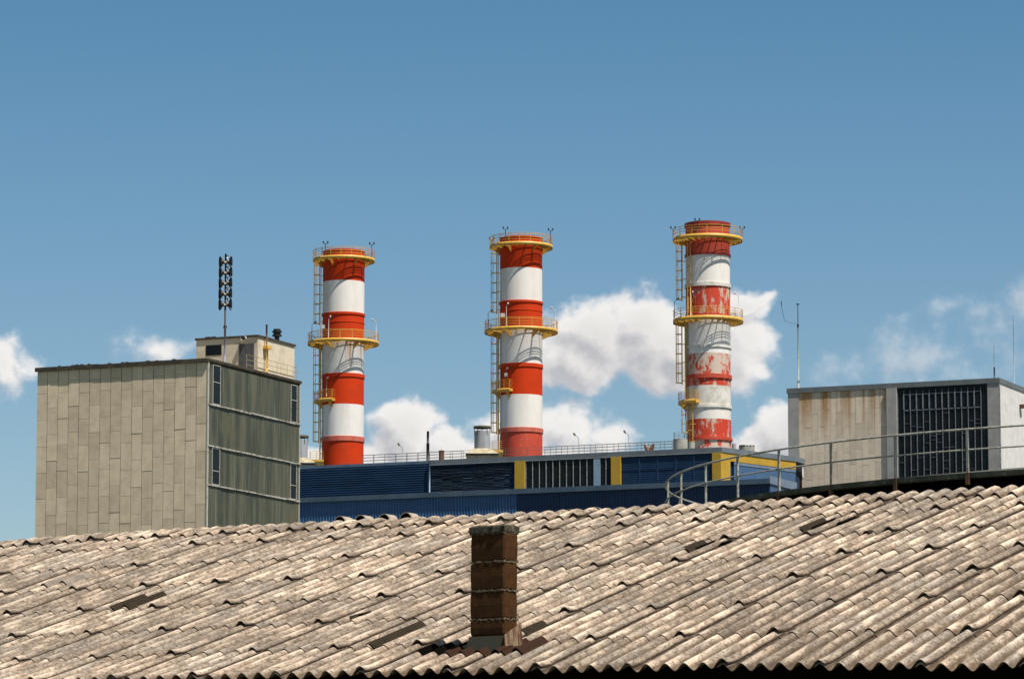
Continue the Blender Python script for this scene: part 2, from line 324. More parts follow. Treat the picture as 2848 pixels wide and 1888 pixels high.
def sheet_mat():
    m, N, L, b = new_mat('weathered_fibre_cement')
    tc = N.new('ShaderNodeTexCoord'); ob = tc.outputs['Object']; uv = N.new('ShaderNodeUVMap'); uv.uv_map = 'UVMap'
    g = N.new('ShaderNodeNewGeometry'); rnd = g.outputs['Random Per Island']
    sp = N.new('ShaderNodeSeparateXYZ'); L.new(uv.outputs[0], sp.inputs[0])
    # waves: uv.x counts corrugations (integer = crest)
    cosw = mth(N, L, 'COSINE', mth(N, L, 'MULTIPLY', sp.outputs[0], 2 * PI))
    vm = N.new('ShaderNodeVectorMath'); vm.operation = 'MULTIPLY'; L.new(uv.outputs[0], vm.inputs[0]); vm.inputs[1].default_value = (.177, 1, 1)
    def n2(scale, det, ro, st): return nz(N, L, scale, det, ro, vm.outputs[0], st)
    big = n2(1.1, 5, .6, (1, 1, 1)); long_ = n2(3.0, 6, .65, (3.2, .75, 1)); mid = n2(20, 7, .75, (1, .36, 1)); fine = n2(80, 5, .8, (1, .55, 1)); spot = n2(30, 3, .5, (1, .45, 1))
    sp30 = n2(40, 6, .8, (1, .42, 1)); blot = n2(6.5, 3, .5, (1.5, .34, 1))
    c = mix(N, L, ramp(N, L, long_, .36, .64), (.43, .335, .255), (.215, .168, .130))
    c = mix(N, L, ramp(N, L, big, .44, .64), c, (.29, .252, .212))
    c = mix(N, L, mth(N, L, 'MULTIPLY', ramp(N, L, blot, .50, .58), .6), c, (.165, .136, .108))
    c = mix(N, L, mth(N, L, 'MULTIPLY', ramp(N, L, blot, .44, .37), .75), c, (.53, .43, .335))
    c = mix(N, L, mth(N, L, 'MULTIPLY', ramp(N, L, mid, .50, .64), .8), c, (.12, .09, .06))
    c = mix(N, L, mth(N, L, 'MULTIPLY', ramp(N, L, sp30, .49, .62), .9), c, (.07, .05, .034))
    c = mix(N, L, mth(N, L, 'MULTIPLY', ramp(N, L, sp30, .46, .34), .6), c, (.52, .44, .34))
    c = mix(N, L, mth(N, L, 'MULTIPLY', ramp(N, L, fine, .52, .70), .5), c, (.10, .078, .055))
    c = mix(N, L, ramp(N, L, spot, .70, .745), c, (.06, .038, .022))
    c = mix(N, L, mth(N, L, 'MULTIPLY', ramp(N, L, n2(11, 3, .5, (1, 1, 1)), .72, .75), .7), c, (.58, .54, .46))
    c = mix(N, L, mth(N, L, 'MULTIPLY', ramp(N, L, cosw, .35, .95), ramp(N, L, blot, .52, .40, 0, .55)), c, (.60, .50, .40))  # bleached crests, with their highlights painted in
    # gutter grime, with the shade of the wave flanks painted in
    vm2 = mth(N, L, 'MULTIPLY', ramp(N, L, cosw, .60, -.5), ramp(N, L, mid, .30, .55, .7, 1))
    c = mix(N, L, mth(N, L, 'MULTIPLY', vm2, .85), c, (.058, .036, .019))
    # gap shadow at each side lap edge, painted as a dark broken line
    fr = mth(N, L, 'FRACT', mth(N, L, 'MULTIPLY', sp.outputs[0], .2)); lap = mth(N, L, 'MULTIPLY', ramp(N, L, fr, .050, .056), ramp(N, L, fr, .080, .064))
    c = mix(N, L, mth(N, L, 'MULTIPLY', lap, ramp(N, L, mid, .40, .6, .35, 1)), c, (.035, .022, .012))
    hs = N.new('ShaderNodeHueSaturation'); hs.inputs['Saturation'].default_value = 1.1; L.new(c, hs.inputs['Color']); L.new(ramp(N, L, rnd, 0, 1, .80, 1.16), hs.inputs['Value'])
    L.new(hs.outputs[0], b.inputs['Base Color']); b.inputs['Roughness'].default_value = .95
    bump(N, L, b, mth(N, L, 'ADD', fine, mid), .55, .004)
    return m
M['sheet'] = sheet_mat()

# ---------------------------------------------------------------- ground
g = MB().add([(-9000, -9000, 0), (9000, -9000, 0), (9000, 9000, 0), (-9000, 9000, 0)], [(0, 1, 2, 3)]).build('ground', M['ground'], loc=(0, 0, GZ))
tag(g, 'flat ground under the works', None, None, 'structure')

# ---------------------------------------------------------------- a local frame on the works' grid
AZ = R(23.5)
class Frame:
    def __init__(s, u, v, y, az=AZ):
        p = at(u, v, y); s.O = Vector((p.x, p.y, GZ)); s.az = az
        s.E = Vector((math.cos(az), -math.sin(az), 0)); s.D = Vector((math.sin(az), math.cos(az), 0))
    def front(s, u, v, b=0):            # (a, z) on the plane b metres behind the front
        d = ray(u, v); t = (s.O.dot(s.D) + b) / d.dot(s.D); p = d * t - s.O
        return p.dot(s.E), p.z
    def side(s, u, v, a=0):             # (b, z) on the plane a metres to the right
        d = ray(u, v); t = (s.O.dot(s.E) + a) / d.dot(s.E); p = d * t - s.O
        return p.dot(s.D), p.z

# ================================================================ LEFT: panel building
def panel_building():
    fr = Frame(577, 1100, 300); root = empty('panel_building', fr.O, -fr.az, 'tall block with staggered pale concrete panels and a dark ribbed glass side', 'building')
    A0 = fr.front(103, 1100)[0]; Bk = fr.side(833, 1150)[0]
    ztop = fr.side(577, 1003)[1]; zb = 0
    # structure behind the panels
    MB().box(A0 + .05, -.06, .06, Bk, zb, ztop - .02).build('wall', M['joint'], root)
    # staggered concrete panels
    mb = MB(); cols = 16; w = (-.02 - A0) / cols; ln = 2.13
    for c in range(cols):
        x0 = A0 + c * w + .026; x1 = A0 + (c + 1) * w - .026
        z = ztop - .03; ph = (.78 if c % 2 == 0 else .32) * ln + .25 + random.uniform(-.07, .07); first = True
        if c in (9, 10, 12, 15): ph += random.choice((-.3, .25))
        while z > 0:
            h = ph if first else ln + random.uniform(-.05, .05); first = False
            z0 = max(0, z - h); o = random.uniform(-.008, .012)
            mb.box(x0, x1, -.01 - o, .055, z0 + .014, z - .006); z = z0
    mb.build('wall_panels', M['panel'], root)
    # roof slab and fascias
    mb = MB(); mb.box(A0 - .12, .12, -.03, Bk + .1, ztop - .02, ztop + .16).build('roof', M['fascia_tan'], root)
    mb = MB(); x = A0 - .12
    while x < .1:
        x2 = min(x + random.uniform(1.2, 2.2), .13); d = random.uniform(-.012, .012)
        mb.box(x, x2 - .01, -.23 + d, -.03, ztop - .12, ztop + .2 + random.uniform(-.02, .03)); x = x2
    for i in range(14):                         # clumps of moss on the roof edge
        xx = random.uniform(A0, 0); mb.box(xx, xx + random.uniform(.1, .3), -.12, .1, ztop + .18, ztop + .26 + random.uniform(0, .05))
    mb.build('fascia', M['fascia_dark'], root)
    mb = MB(); mb.box(.122, .16, -.15, Bk + .12, ztop + .05, ztop + .2); mb.build('side_roof_edge', M['fascia_dark'], root)
    # corner trims
    MB().box(-.02, .07, -.045, .03, 0, ztop - .05).box(.045, .075, .03, .14, 0, ztop - .05).box(-.02, .06, Bk - .1, Bk + .02, 0, ztop - .05).build('corner_trim', M['trim'], root)
    # horizontal ledges on the glazed side; slopes of the floors measured on the side plane
    zs = [fr.side(577, v)[1] for v in (1123, 1238.5, 1347)]
    zz = [ztop - .12] + zs + [0]
    # ribbed glazing, one sheet per storey
    for k in range(4):
        mb = MB(); z1, z0 = zz[k] - .06, zz[k + 1] + .06
        n = 46; pts = []
        for i in range(n * 4 + 1):
            b = .12 + (Bk - .24) * i / (n * 4); pts.append((.0 + .028 * abs(math.sin(PI * i / 4)) + (.006 if (i // 16) % 2 else 0), b))
        vs = [(x, y, z0) for x, y in pts] + [(x, y, z1) for x, y in pts]; K = len(pts)
        mb.add(vs, [(i, i + 1, K + i + 1, K + i) for i in range(K - 1)])
        mb.build('glazing', M['rib_glass'], root)
    for z in zs:
        b = 0.0; mb = MB()
        while b < Bk:
            b2 = min(b + random.uniform(1.0, 2.4), Bk); mb.box(.03, .12 + random.uniform(0, .05), b, b2 - .01, z - .05 + random.uniform(-.02, .02), z + .055 + random.uniform(-.02, .02)); b = b2
        mb.build('ledge', M['rail_white'], root)
    # corner windows
    def win(bl, bh, z0, z1, zm):
        f = MB(); t = .05
        f.box(.03, .095, bl, bl + t, z0, z1).box(.03, .095, bh - t, bh, z0, z1)
        for z in (z0, zm, z1 - t): f.box(.03, .09, bl + t, bh - t, z, z + t)
        f = f.build('window', M['trim'], root)
        MB().box(.032, .05, bl + t, bh - t, z0 + t, z1 - t).build('pane', M['dark_glass'], f)
    b1, b2 = fr.side(590, 1050)[0], fr.side(611.5, 1050)[0]; b3, b4 = fr.side(807, 1130)[0], fr.side(824, 1130)[0]
    win(b1, b2, zs[0] + .08, ztop - .2, fr.side(590, 1062)[1]); win(b3, b4, zs[0] + .08, ztop - .25, fr.side(807, 1112)[1])
    win(b1, b2, zs[2] + .08, zs[1] - .1, fr.side(585, 1308)[1]); win(b3, b4, zs[2] + .08, zs[1] - .1, fr.side(803, 1348)[1])
    # penthouse
    pb = fr.side(717.5, 1000)[0] + .9; pa1 = fr.front(717.5, 930, pb)[0]; pa0 = fr.front(546, 943, pb)[0]; pt = fr.front(717.5, 931, pb)[1]
    pe = fr.side(819, 990, pa1)[0]; zr = ztop + .16
    pen = MB().box(pa0, pa1, pb, pe, zr, pt - .16).build('penthouse', M['plaster'], root)
    MB().box(pa0 - .1, pa1 + .1, pb - .1, pe + .1, pt - .16, pt).build('roof_slab', M['fascia_dark'], pen)
    fa = lambda u, v: fr.front(u, v, pb)
    a, z1 = fa(573, 961); a2, z0 = fa(616, 987)
    wn = MB().box(a, a2, pb - .03, pb + .05, z0, z1).build('window', M['dark_glass'], pen)
    a, z1 = fa(668, 957); a2, _ = fa(707, 957)
    MB().box(a, a2, pb - .03, pb + .02, zr, z1).box(a - .08, a, pb - .05, pb + .02, zr, z1 + .08).build('door', M['door'], pen)
    a, z = fa(681, 942)
    v = MB(); v.tube([(a, pb - .35, z), (a, pb + .05, z)], [.22, .22], 14); v.build('vent_pipe', M['white_lamp'], pen)
    MB().tube([(a, pb - .352, z), (a, pb - .3, z)], .19, 14).build('vent_mouth', M['black'], pen)
    mb = MB(); random.seed(3)
    for i in range(4):
        xx = pa0 + random.uniform(.3, 2.2); mb.box(xx, xx + .2, pb + .1, pb + .35, pt, pt + .1)
    mb.build('roof_debris', M['black'], pen)
    # guard rail along the right roof edge
    gr = empty('guard_rail', fr.O + fr.E * 0 + fr.D * 0, -fr.az, 'short rusty yellow guard rail on the roof edge before the cream penthouse', 'railing')
    r = MB(); gb0 = fr.side(686, 1000, -.1)[0]; gb1 = fr.side(826, 1040, -.1)[0]; n = 5
    pm = r.tube([(-.1, 0, zr), (-.1, 0, zr + 1.15)], .022, 5).build('post', M['rail_ochre'], gr); pm.location.y = gb0
    for i in range(1, n + 1):
        q = pm.copy(); q.location.y = gb0 + (gb1 - gb0) * i / n; col.objects.link(q)
    r = MB()
    for h in (.35, .75, 1.15): r.tube([(-.1, gb0, zr + h), (-.1, gb1, zr + h)], .02, 5)
    for h in (.75, 1.15): r.tube([(-.1, gb1, zr + h), (-1.9, gb1, zr + h)], .02, 5)
    r.build('handrail', M['rail_ochre'], gr)
    # rusty pipe with bracket on the penthouse side
    bb, _ = fr.side(741, 1000, pa1 + .25)
    pp = empty('flue_pipe', fr.O, -fr.az, 'thin rusty topped pipe rising beside the lit wall of the cream penthouse', 'pipe')
    zt = fr.side(741, 905, pa1 + .25)[1]; zm = fr.side(741, 958, pa1 + .25)[1]
    MB().tube([(pa1 + .25, bb, zm), (pa1 + .25, bb, zt)], .07, 8).tube([(pa1 + .25, bb, zt - .02), (pa1 + .25, bb, zt + .06)], .11, 8).build('flue_top', M['rust'], pp)
    MB().tube([(pa1 + .25, bb, zr), (pa1 + .25, bb, zm)], .06, 8).tube([(pa1 + .1, bb + .5, zr), (pa1 + .1, bb + .5, zm - .3)], .05, 8).box(pa1, pa1 + .45, bb - .2, bb + .6, zm - .35, zm - .1).build('bracket', M['yellow_dark'], pp)
    # black horn box
    hb, hz = fr.side(761, 958, pa1 - .3)
    hn = empty('siren_box', fr.O, -fr.az, 'black ribbed siren drum on a stub post at the penthouse roof edge', 'siren')
    q = MB()
    for k in range(4): q.lathe([(.0, pt + .35 + k * .16), (.40 if k % 2 == 0 else .30, pt + .35 + k * .16), (.40 if k % 2 == 0 else .30, pt + .35 + k * .16 + .12), (0, pt + .35 + k * .16 + .12)], 14, 0, pa1 - .2, hb + .4, sm=False)
    q.build('drum', M['black'], hn)
    MB().box(pa1 - .35, pa1 - .05, hb + .25, hb + .55, pt - .1, pt + .36).build('stub_post', M['black'], hn)
    # electronic siren mast
    ms = fr.side(625, 1000, -1.0)[0]; pos = fr.O + fr.E * -1.0 + fr.D * ms + Vector((0, 0, 0))
    base = Vector((pos.x, pos.y, GZ + zr)); dy = base.y
    zt = at(625, 706, dy).z - base.z; zl = at(625, 862, dy).z - base.z; zj = at(625, 910, dy).z - base.z
    mast = empty('siren_mast', base, -fr.az + R(26), 'slim mast with a column of black horn loudspeakers on the panel building roof', 'mast')
    MB().tube([(0, 0, 0), (0, 0, zj)], .085, 10).build('pole', M['mast_grey'], mast)
    MB().tube([(0, 0, zj), (0, 0, zt)], .075, 10).tube([(0, 0, zj - .1), (0, 0, zj + .1)], .14, 10).build('upper_pole', M['black'], mast)
    nl = 5; step = (zt - .25 - zl) / nl
    for k in range(nl):
        zc = zl + step * (k + .5)
        for q in range(4):
            a = R((22, 158, 202, 338)[q]) ; ca, sa = math.cos(a), math.sin(a)
            T = lambda r, t, z: (ca * r - sa * t, sa * r + ca * t, z)
            hn = MB(); hh = step * .52
            secs = [(.08, .06, .06), (.18, .07, .10), (.27, .10, .19), (.36, .16, .34), (.44, .21, .45), (.50, .24, .50)]
            prof = []; m_ = 10
            for r_, t_, h_ in secs:
                h_ = h_ * hh / .5
                for g_ in range(m_):
                    w = 2 * PI * g_ / m_; cw, sw = math.cos(w), math.sin(w); prof.append(T(r_, t_ * math.copysign(abs(cw) ** .6, cw), zc + h_ * math.copysign(abs(sw) ** .6, sw)))
            hn.add(prof, [(i * m_ + g_, i * m_ + (g_ + 1) % m_, (i + 1) * m_ + (g_ + 1) % m_, (i + 1) * m_ + g_) for i in range(5) for g_ in range(m_)] + [tuple(range(m_))], 0, True)
            hn.build('horn', M['horn'], mast)
        MB().tube([(0, 0, zc - .14), (0, 0, zc + .14)], .19, 10).build('driver', M['horn'], mast)
        for t in (-1, 1):  # white tubes added to stand for sunlit patches between the horns
            MB().tube([(t * .06, -.12, zc - .04), (t * .2, -.24, zc + .12)], .085, 8).build('sunlit_patch_tube', M['white_lamp'], mast)
        MB().tube([(.13, -.05, zc + step * .34), (.16, -.05, zc + step * .60)], .085, 8).build('sunlit_patch_tube', M['white_lamp'], mast)
M['rail_ochre'] = simple('weathered_ochre_rail', (.40, .31, .17), .7, (.2, .12, .05), 4, .45, .6)
M['horn'] = simple('horn_black', (.02, .02, .02), .35, (.035, .03, .028), 3)
panel_building()

# ================================================================ MIDDLE: blue power hall
PH = Frame(2005, 1250, 465)
def ribbed(mb, x0, x1, z0, z1, y, pitch, depth, m=0):       # trapezoid cladding, ribs upright
    n = max(1, round((x1 - x0) / pitch)); p = (x1 - x0) / n; pts = []
    for i in range(n):
        x = x0 + i * p; pts += [(x, y), (x + .5 * p, y), (x + .6 * p, y - depth), (x + .9 * p, y - depth)]
    pts.append((x1, y)); K = len(pts)
    mb.add([(a, b, z0) for a, b in pts] + [(a, b, z1) for a, b in pts], [(i, i + 1, K + i + 1, K + i) for i in range(K - 1)], m)
def power_hall():
    fr = PH; root = empty('power_hall', fr.O, -fr.az, 'long navy blue power hall with yellow piers and a window strip beneath the striped stacks', 'building')
    P = lambda u, v, b=0: fr.front(u, v, b)
    zt = P(2005, 1243)[1]; zf = P(2005, 1257)[1]; zl1 = P(1700, 1350)[1]; zl0 = P(1700, 1364)[1]
    AL = P(700, 1310)[0]; a1196 = P(1196, 1280)[0]; AR2 = P(2143, 1330, -.5)[0]
    sd = (math.sin(R(17.5)), math.cos(R(17.5))); SLen = 15.2
    cx, cy = sd[0] * SLen, sd[1] * SLen
    # main body
    MB().prism([(AL, .3), (-.3, .3), (cx - .3, cy + .1), (cx - .3, 46), (AL, 46)], 0, zf).build('wall', M['navy'], root)
    MB().prism([(a1196, .0), (.1, .0), (cx + .1, cy), (cx + .1, 46), (a1196, 46)], zf, zt).build('roof_fascia', M['blue_fascia'], root)
    MB().prism([(AL, .12), (a1196 - .02, .12), (a1196 - .02, 46), (AL, 46)], zt - .42, zt - .04).build('blue_roof_edge', M['blue_edge'], root)
    # pale drip line under the fascia
    MB().box(a1196, -.1, -.03, .0, zf - .06, zf - .0).build('drip_edge', M['mullion'], root)
    # ledge between the upper and the lower walls
    mb = MB(); mb.box(AL, AR2, -.85, .3, zl0, zl1); mb.build('ledge', M['blue_fascia_ledge'], root)
    zl0b = zl0
    # lower hall: corrugated
    a1437 = P(1436, 1400, -.5)[0]
    mb = MB(); ribbed(mb, AL, a1437, 0, zl0b, -.4, .41, .1); mb.build('lower_cladding', M['blue_clad'], root)  # left part lighter blue, right part deeper blue
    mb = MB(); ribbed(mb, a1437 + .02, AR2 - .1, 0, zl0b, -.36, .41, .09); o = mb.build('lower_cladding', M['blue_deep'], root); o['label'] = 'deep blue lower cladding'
    MB().prism([(.0, .3), (AR2 - .1, -.35), (AR2 - .1, 9), (.0, 9)], 0, zl1 - .05).build('side_annex', M['blue_side'], root)
    MB().box(AR2 - .35, AR2 + .06, -.8, 9, zl0, zl1 + .35).build('annex_parapet', M['sky_edge'], root)
    # upper wall, left: horizontal cladding boards
    mb = MB(); n = 13; z0, z1 = zl1, zt - .42
    for i in range(n):
        a, b = z0 + (z1 - z0) * i / n, z0 + (z1 - z0) * (i + 1) / n
        mb.hexa([(AL, .10, a), (a1196 - .1, .10, a), (a1196 - .1, .3, a), (AL, .3, a)], [(AL, .2, b - .03), (a1196 - .1, .2, b - .03), (a1196 - .1, .3, b - .03), (AL, .3, b - .03)])
    mb.build('board_cladding', M['navy'], root)
    MB().tube([(a1196, -.12, zl1 - .05), (a1196, -.12, zt - .1)], .09, 8).build('downpipe', M['sky_panel'], root)
    # louvres
    aL, aR = a1196 + .15, P(1432, 1320)[0]; ncol = 8
    for c in range(ncol):
        mb = MB(); xa = aL + (aR - aL) * c / ncol + .03; xb = aL + (aR - aL) * (c + 1) / ncol - .03; n = 17
        for i in range(n):
            if random.random() < .07: continue
            a = zl1 + .1 + (zf - zl1 - .25) * i / n; t = random.uniform(-.02, .02)
            mb.hexa([(xa, .06 + t, a), (xb, .06 + t, a), (xb, .09 + t, a), (xa, .09 + t, a)], [(xa, .22, a + .13), (xb, .22, a + .13), (xb, .25, a + .13), (xa, .25, a + .13)])
        mb.build('louvre', M['louvre'], root)
    # yellow piers
    def pier(u0, u1, zb=zl1, y0=-.22):
        a, b = P(u0, 1310)[0], P(u1, 1310)[0]; MB().box(a, b, y0, .3, zb, zf - .002).build('yellow_pier', M['yellow_wall'], root)
    pier(1433, 1460); pier(1701, 1727)
    a = P(1981, 1300)[0]
    MB().prism([(a, -.05), (.0, -.05), (.45 * sd[0] * 4, .45 * sd[1] * 4), (a, 1.9)], zl1, zf - .002).build('yellow_pier', M['yellow_wall'], root)
    # window strip
    a0, a1_, a2_, a3_ = P(1461, 1310)[0], P(1651, 1310)[0], P(1669, 1310)[0], P(1700.5, 1310)[0]
    w = MB().box(a0, a3_, .12, .3, zl1, zf - .06).build('window_strip', M['dark_glass'], root)
    mb = MB()
    for i in range(11):
        x = a0 + .04 + (a1_ - a0 - .06) * i / 10; mb.box(x - .035, x + .035, .02 + random.uniform(0, .03), .12, zl1 + .02, zf - .1)
    x = (a2_ + a3_) / 2; mb.box(x - .035, x + .035, .03, .12, zl1 + .02, zf - .1)
    mb.build('mullion', M['mullion'], w)
    MB().box(a1_, a2_, .0, .13, zl1 + .05, zf - .1).build('pale_panel', M['sky_panel'], root)
    # blue panels right of the strip
    a4, a5 = P(1728, 1310)[0], P(1980, 1310)[0]; mb = MB(); n = 5
    for i in range(n):
        xa, xb = a4 + (a5 - a4) * i / n, a4 + (a5 - a4) * (i + 1) / n
        for j in range(14):
            za = zl1 + (zf - .2 - zl1) * j / 14; zb = zl1 + (zf - .2 - zl1) * (j + 1) / 14
            mb.hexa([(xa + .02, .12, za), (xb - .02, .12, za), (xb - .02, .3, za), (xa + .02, .3, za)], [(xa + .02, .15, zb - .01), (xb - .02, .15, zb - .01), (xb - .02, .3, zb - .01), (xa + .02, .3, zb - .01)])
    mb.build('blue_panel', M['navy'], root)
    mb = MB()
    for i in range(1, n): xa = a4 + (a5 - a4) * i / n; mb.box(xa - .1, xa + .1, .085, .14, zl1, zf - .25)
    mb.box(a4, a5, .08, .12, (zl1 + zf) / 2 - .04, (zl1 + zf) / 2 + .03)
    mb.build('panel_strip', M['blue_deep'], root)
    # right-hand side, skewed: yellow band over blue wall with a pale sill
    def sidebox(d0, d1, off, z0, z1, name, mat):
        nx, ny = sd[1], -sd[0]
        pts = [(sd[0] * d0 + nx * q, sd[1] * d0 + ny * q) for q in (-.2, off)]; pts2 = [(sd[0] * d1 + nx * q, sd[1] * d1 + ny * q) for q in (-.2, off)]
        MB().prism([pts[0], pts[1], pts2[1], pts2[0]], z0, z1).build(name, mat, root)
    H = zf - zl1
    sidebox(.0, SLen, -.0, zf - .27 * H, zf - .003, 'yellow_band', M['yellow_wall'])
    sidebox(2.7, SLen, -.04, zf - .37 * H, zf - .27 * H - .003, 'sill', M['sky_edge'])
    sidebox(2.7, SLen, -.1, 0, zf - .37 * H - .003, 'side_wall', M['blue_side'])
    sidebox(.1, 1.9, -.02, zl1 - .3, zf - .27 * H - .003, 'yellow_corner', M['yellow_wall'])
    return root, zt, P
M['blue_fascia_ledge'] = simple('blue_grey_ledge', (.055, .09, .13), .55, (.04, .07, .11), .6)
M['sky_edge'] = simple('pale_blue_edge', (.16, .21, .28), .6, (.12, .17, .24), 1)
hall, HZT, PP = power_hall()
RZ = GZ + HZT                      # world height of the hall's roof

# roof furniture -----------------------------------------------------------
def on_roof(u, b):                 # world point on the hall's roof above the pixel column u, b metres behind the front edge
    a = PH.front(u, 1260, b)[0]; return PH.O + PH.E * a + PH.D * b + Vector((0, 0, HZT))
def roof_rail(u0, u1, b, label, h=1.1, lift=0, nn=30):
    p0, p1 = on_roof(u0, b), on_roof(u1, b); ln = (p1 - p0).length
    root = empty('roof_railing', p0, -PH.az, label, 'railing', 'railings along the hall roof')
    n = max(4, round(ln / 1.55)); pm = MB().tube([(0, 0, 0), (0, 0, h + lift)], .03, 5).build('post', M['rail_thin'], root)
    for i in range(1, n + 1):
        q = pm.copy(); q.location.x = ln * i / n; col.objects.link(q)
    mb = MB()
    for q in (.35, .7, 1.0): mb.tube([(0, 0, lift + h * q), (ln, 0, lift + h * q)], .024, 5)
    mb.build('handrail', M['rail_thin'], root)
M['rail_thin'] = simple('thin_rail', (.16, .14, .11), .7, (.09, .08, .07), 2)
roof_rail(1008, 1290, 1.2, 'thin roof railing between the left striped stack and the middle vent')
roof_rail(1515, 1870, 1.2, 'thin roof railing between the middle striped stack and the round concrete tanks')
roof_rail(1010, 1880, 9, 'second thin railing farther back on the hall roof', 1.1, .95)
def street_lamp(u, vtop, b, label, flip=1):
    p = on_roof(u, b); top = at(u, vtop, p.y).z - p.z
    root = empty('roof_lamp', p, 0, label, 'lamp', 'lamps on the hall roof')
    MB().tube([(0, 0, 0), (0, 0, top - .5), (-.1 * flip, 0, top - .2), (-.4 * flip, 0, top)], .035, 6).build('pole', M['galv'], root)
    MB().tube([(-.35 * flip, 0, top - .08), (-.5 * flip, 0, top + .1), (-.62 * flip, 0, top + .28)], [.08, .14, .1], 8).build('lamp_head', M['lamp_olive'], root)
M['lamp_olive'] = simple('lamp_olive', (.12, .11, .06), .5)
street_lamp(1120, 1238, 2.5, 'thin roof lamp right of the left striped stack')
street_lamp(1609, 1210, 2.5, 'thin roof lamp right of the middle striped stack')
street_lamp(1749, 1203, 2.5, 'thin dark roof lamp left of the rusty split cowl')
p = on_roof(1190, 2); h = at(1190, 1199, p.y).z - p.z
MBt = empty('flue_pipe', p, 0, 'black slender flue pipe standing on the hall roof edge', 'pipe')
MB().tube([(0, 0, 0), (0, 0, h * .6)], .2, 12).build('lower_pipe', M['flue_brown'] if 'flue_brown' in M else M['black'], MBt); MB().tube([(0, 0, h * .6), (0, 0, h)], .16, 12).build('upper_pipe', M['black'], MBt)
p = on_roof(1228, 3); h = at(1228, 1253, p.y).z - p.z
b_ = empty('rusty_vent', p, 0, 'short rusty brown vent drum right of the black flue', 'vent')
MB().lathe([(.0, 0), (.34, 0), (.34, h - .1), (.38, h - .1), (.38, h), (0, h)], 20).build('drum', M['rust'], b_, autosm=True); MB().tube([(0, 0, h), (0, 0, h + .2)], .03, 5).build('spike', M['rust'], b_)

def cowl(u, b, v_top, half, label):
    p = on_roof(u, b); sc = p.y / F; zz = lambda v: at(u, v, p.y).z - p.z; r = half * sc
    root = empty('cowl_vent', p, 0, label, 'vent', 'capped roof vents')
    z0 = zz(v_top + 66); z1 = zz(v_top + 14); z2 = zz(v_top + 6); z3 = zz(v_top)
    MB().lathe([(r, z0), (r, z1), (r - .03, z1), (r - .03, z0)], 32).build('duct', M['vent_metal'], root, autosm=True)
    MB().lathe([(0, z2), (r * 1.12, z2), (r * 1.14, z2 + .1), (r * 1.05, z3), (0, z3 + .05)], 32).build('cap', M['cap_dark'], root, autosm=True)
    mb = MB()
    for k in range(5):
        a = k * 2 * PI / 5 + .35; x, y = (r + .02) * math.cos(a), (r + .02) * math.sin(a); mb.tube([(x, y, z1 - .5), (x * 1.03, y * 1.03, z2)], .05, 5)
    mb.build('strut', M['cap_dark'], root)
    ze = zz(v_top + 80); mb = MB(); w0, w1 = r * 1.05, r * 2.1
    mb.hexa([(-w1, -w1, ze), (w1, -w1, ze), (w1, w1, ze), (-w1, w1, ze)], [(-w0, -w0, z0 + .1), (w0, -w0, z0 + .1), (w0, w0, z0 + .1), (-w0, w0, z0 + .1)])
    mb.build('skirt', M['vent_skirt'], root)
    MB().box(-w1 + .1, w1 - .1, -w1 + .1, w1 - .1, 0, ze).build('curb', M['cap_dark'], root)
M['cap_dark'] = simple('dark_cap', (.05, .045, .03), .8, (.09, .08, .05), 2)
cowl(1341, 3.2, 1185, 22, 'grey capped duct vent left of the middle striped stack')
cowl(834, 3.2, 1211, 22, 'grey capped duct vent half hidden behind the panel building')

M['rust_pale'] = simple('pale_rust', (.34, .2, .12), .9, (.18, .09, .05), 3)
# rusty split cowl
p = on_roof(1806, 2); root = empty('split_cowl', p, 0, 'rusty split cowl opened like two petals on the hall roof edge', 'vent')
for sgn, mt in ((-1, M['rust_pale']), (1, M['rust'])):
    mb = MB(); n = 12; V = []
    for i in range(n + 1):
        t = i / n; cx_ = sgn * (.10 + .50 * t ** .9); cz = .15 + .95 * t ** 1.1; hw = .27 * math.sin(PI * min(1, .18 + .82 * t)) ** .8 + .01
        for k in range(7):
            q = (k - 3) / 3; V.append((cx_ + hw * q * .86, -.22 * (1 - q * q) * sgn * sgn + .1, cz - sgn * hw * q * .5))
    for (x, y_, z) in list(V): V.append((x, y_ + .03, z))
    K_ = (n + 1) * 7
    mb.add(V, [(i * 7 + k, i * 7 + k + 1, (i + 1) * 7 + k + 1, (i + 1) * 7 + k) for i in range(n) for k in range(6)] + [(K_ + i * 7 + k, K_ + (i + 1) * 7 + k, K_ + (i + 1) * 7 + k + 1, K_ + i * 7 + k + 1) for i in range(n) for k in range(6)], 0, True)
    mb.build('petal', mt, root)
MB().lathe([(.28, -.4), (.28, .12), (0, .12)], 16).build('collar', M['rust'], root)

def drum(u0, u1, v1, b, label, rail=False, dark=False):
    u = (u0 + u1) / 2; p = on_roof(u, b); r = (u1 - u0) / 2 * p.y / F; h = at(u, v1, p.y - r).z - p.z
    root = empty('concrete_vent', p, 0, label, 'vent', 'round concrete roof vents')
    MB().lathe([(r, -.2), (r, h), (r * .86, h), (r * .86, -.2)], 36).build('drum', M['concrete'], root, autosm=True)
    if dark:
        mb = MB(); rr_ = [random.uniform(.05, .15) for _ in range(40)]
        mb.tube([(r * .93 * math.cos(k * PI / 20), r * .93 * math.sin(k * PI / 20), h + rr_[k] * .5) for k in range(40)], rr_, 6, closed=True)
        mb.build('moss', M['cap_dark'], root)
    if rail:
        mb = MB()
        for q in (.5, 1.0):
            mb.tube([(r * .93 * math.cos(a), r * .93 * math.sin(a), h + q * .75) for a in [k * 2 * PI / 32 for k in range(33)]], .028, 5)
        for k in range(7): a = k * 2 * PI / 7; mb.tube([(r * .93 * math.cos(a), r * .93 * math.sin(a), h), (r * .93 * math.cos(a), r * .93 * math.sin(a), h + .75)], .028, 5)
        mb.build('railing', M['galv'], root)
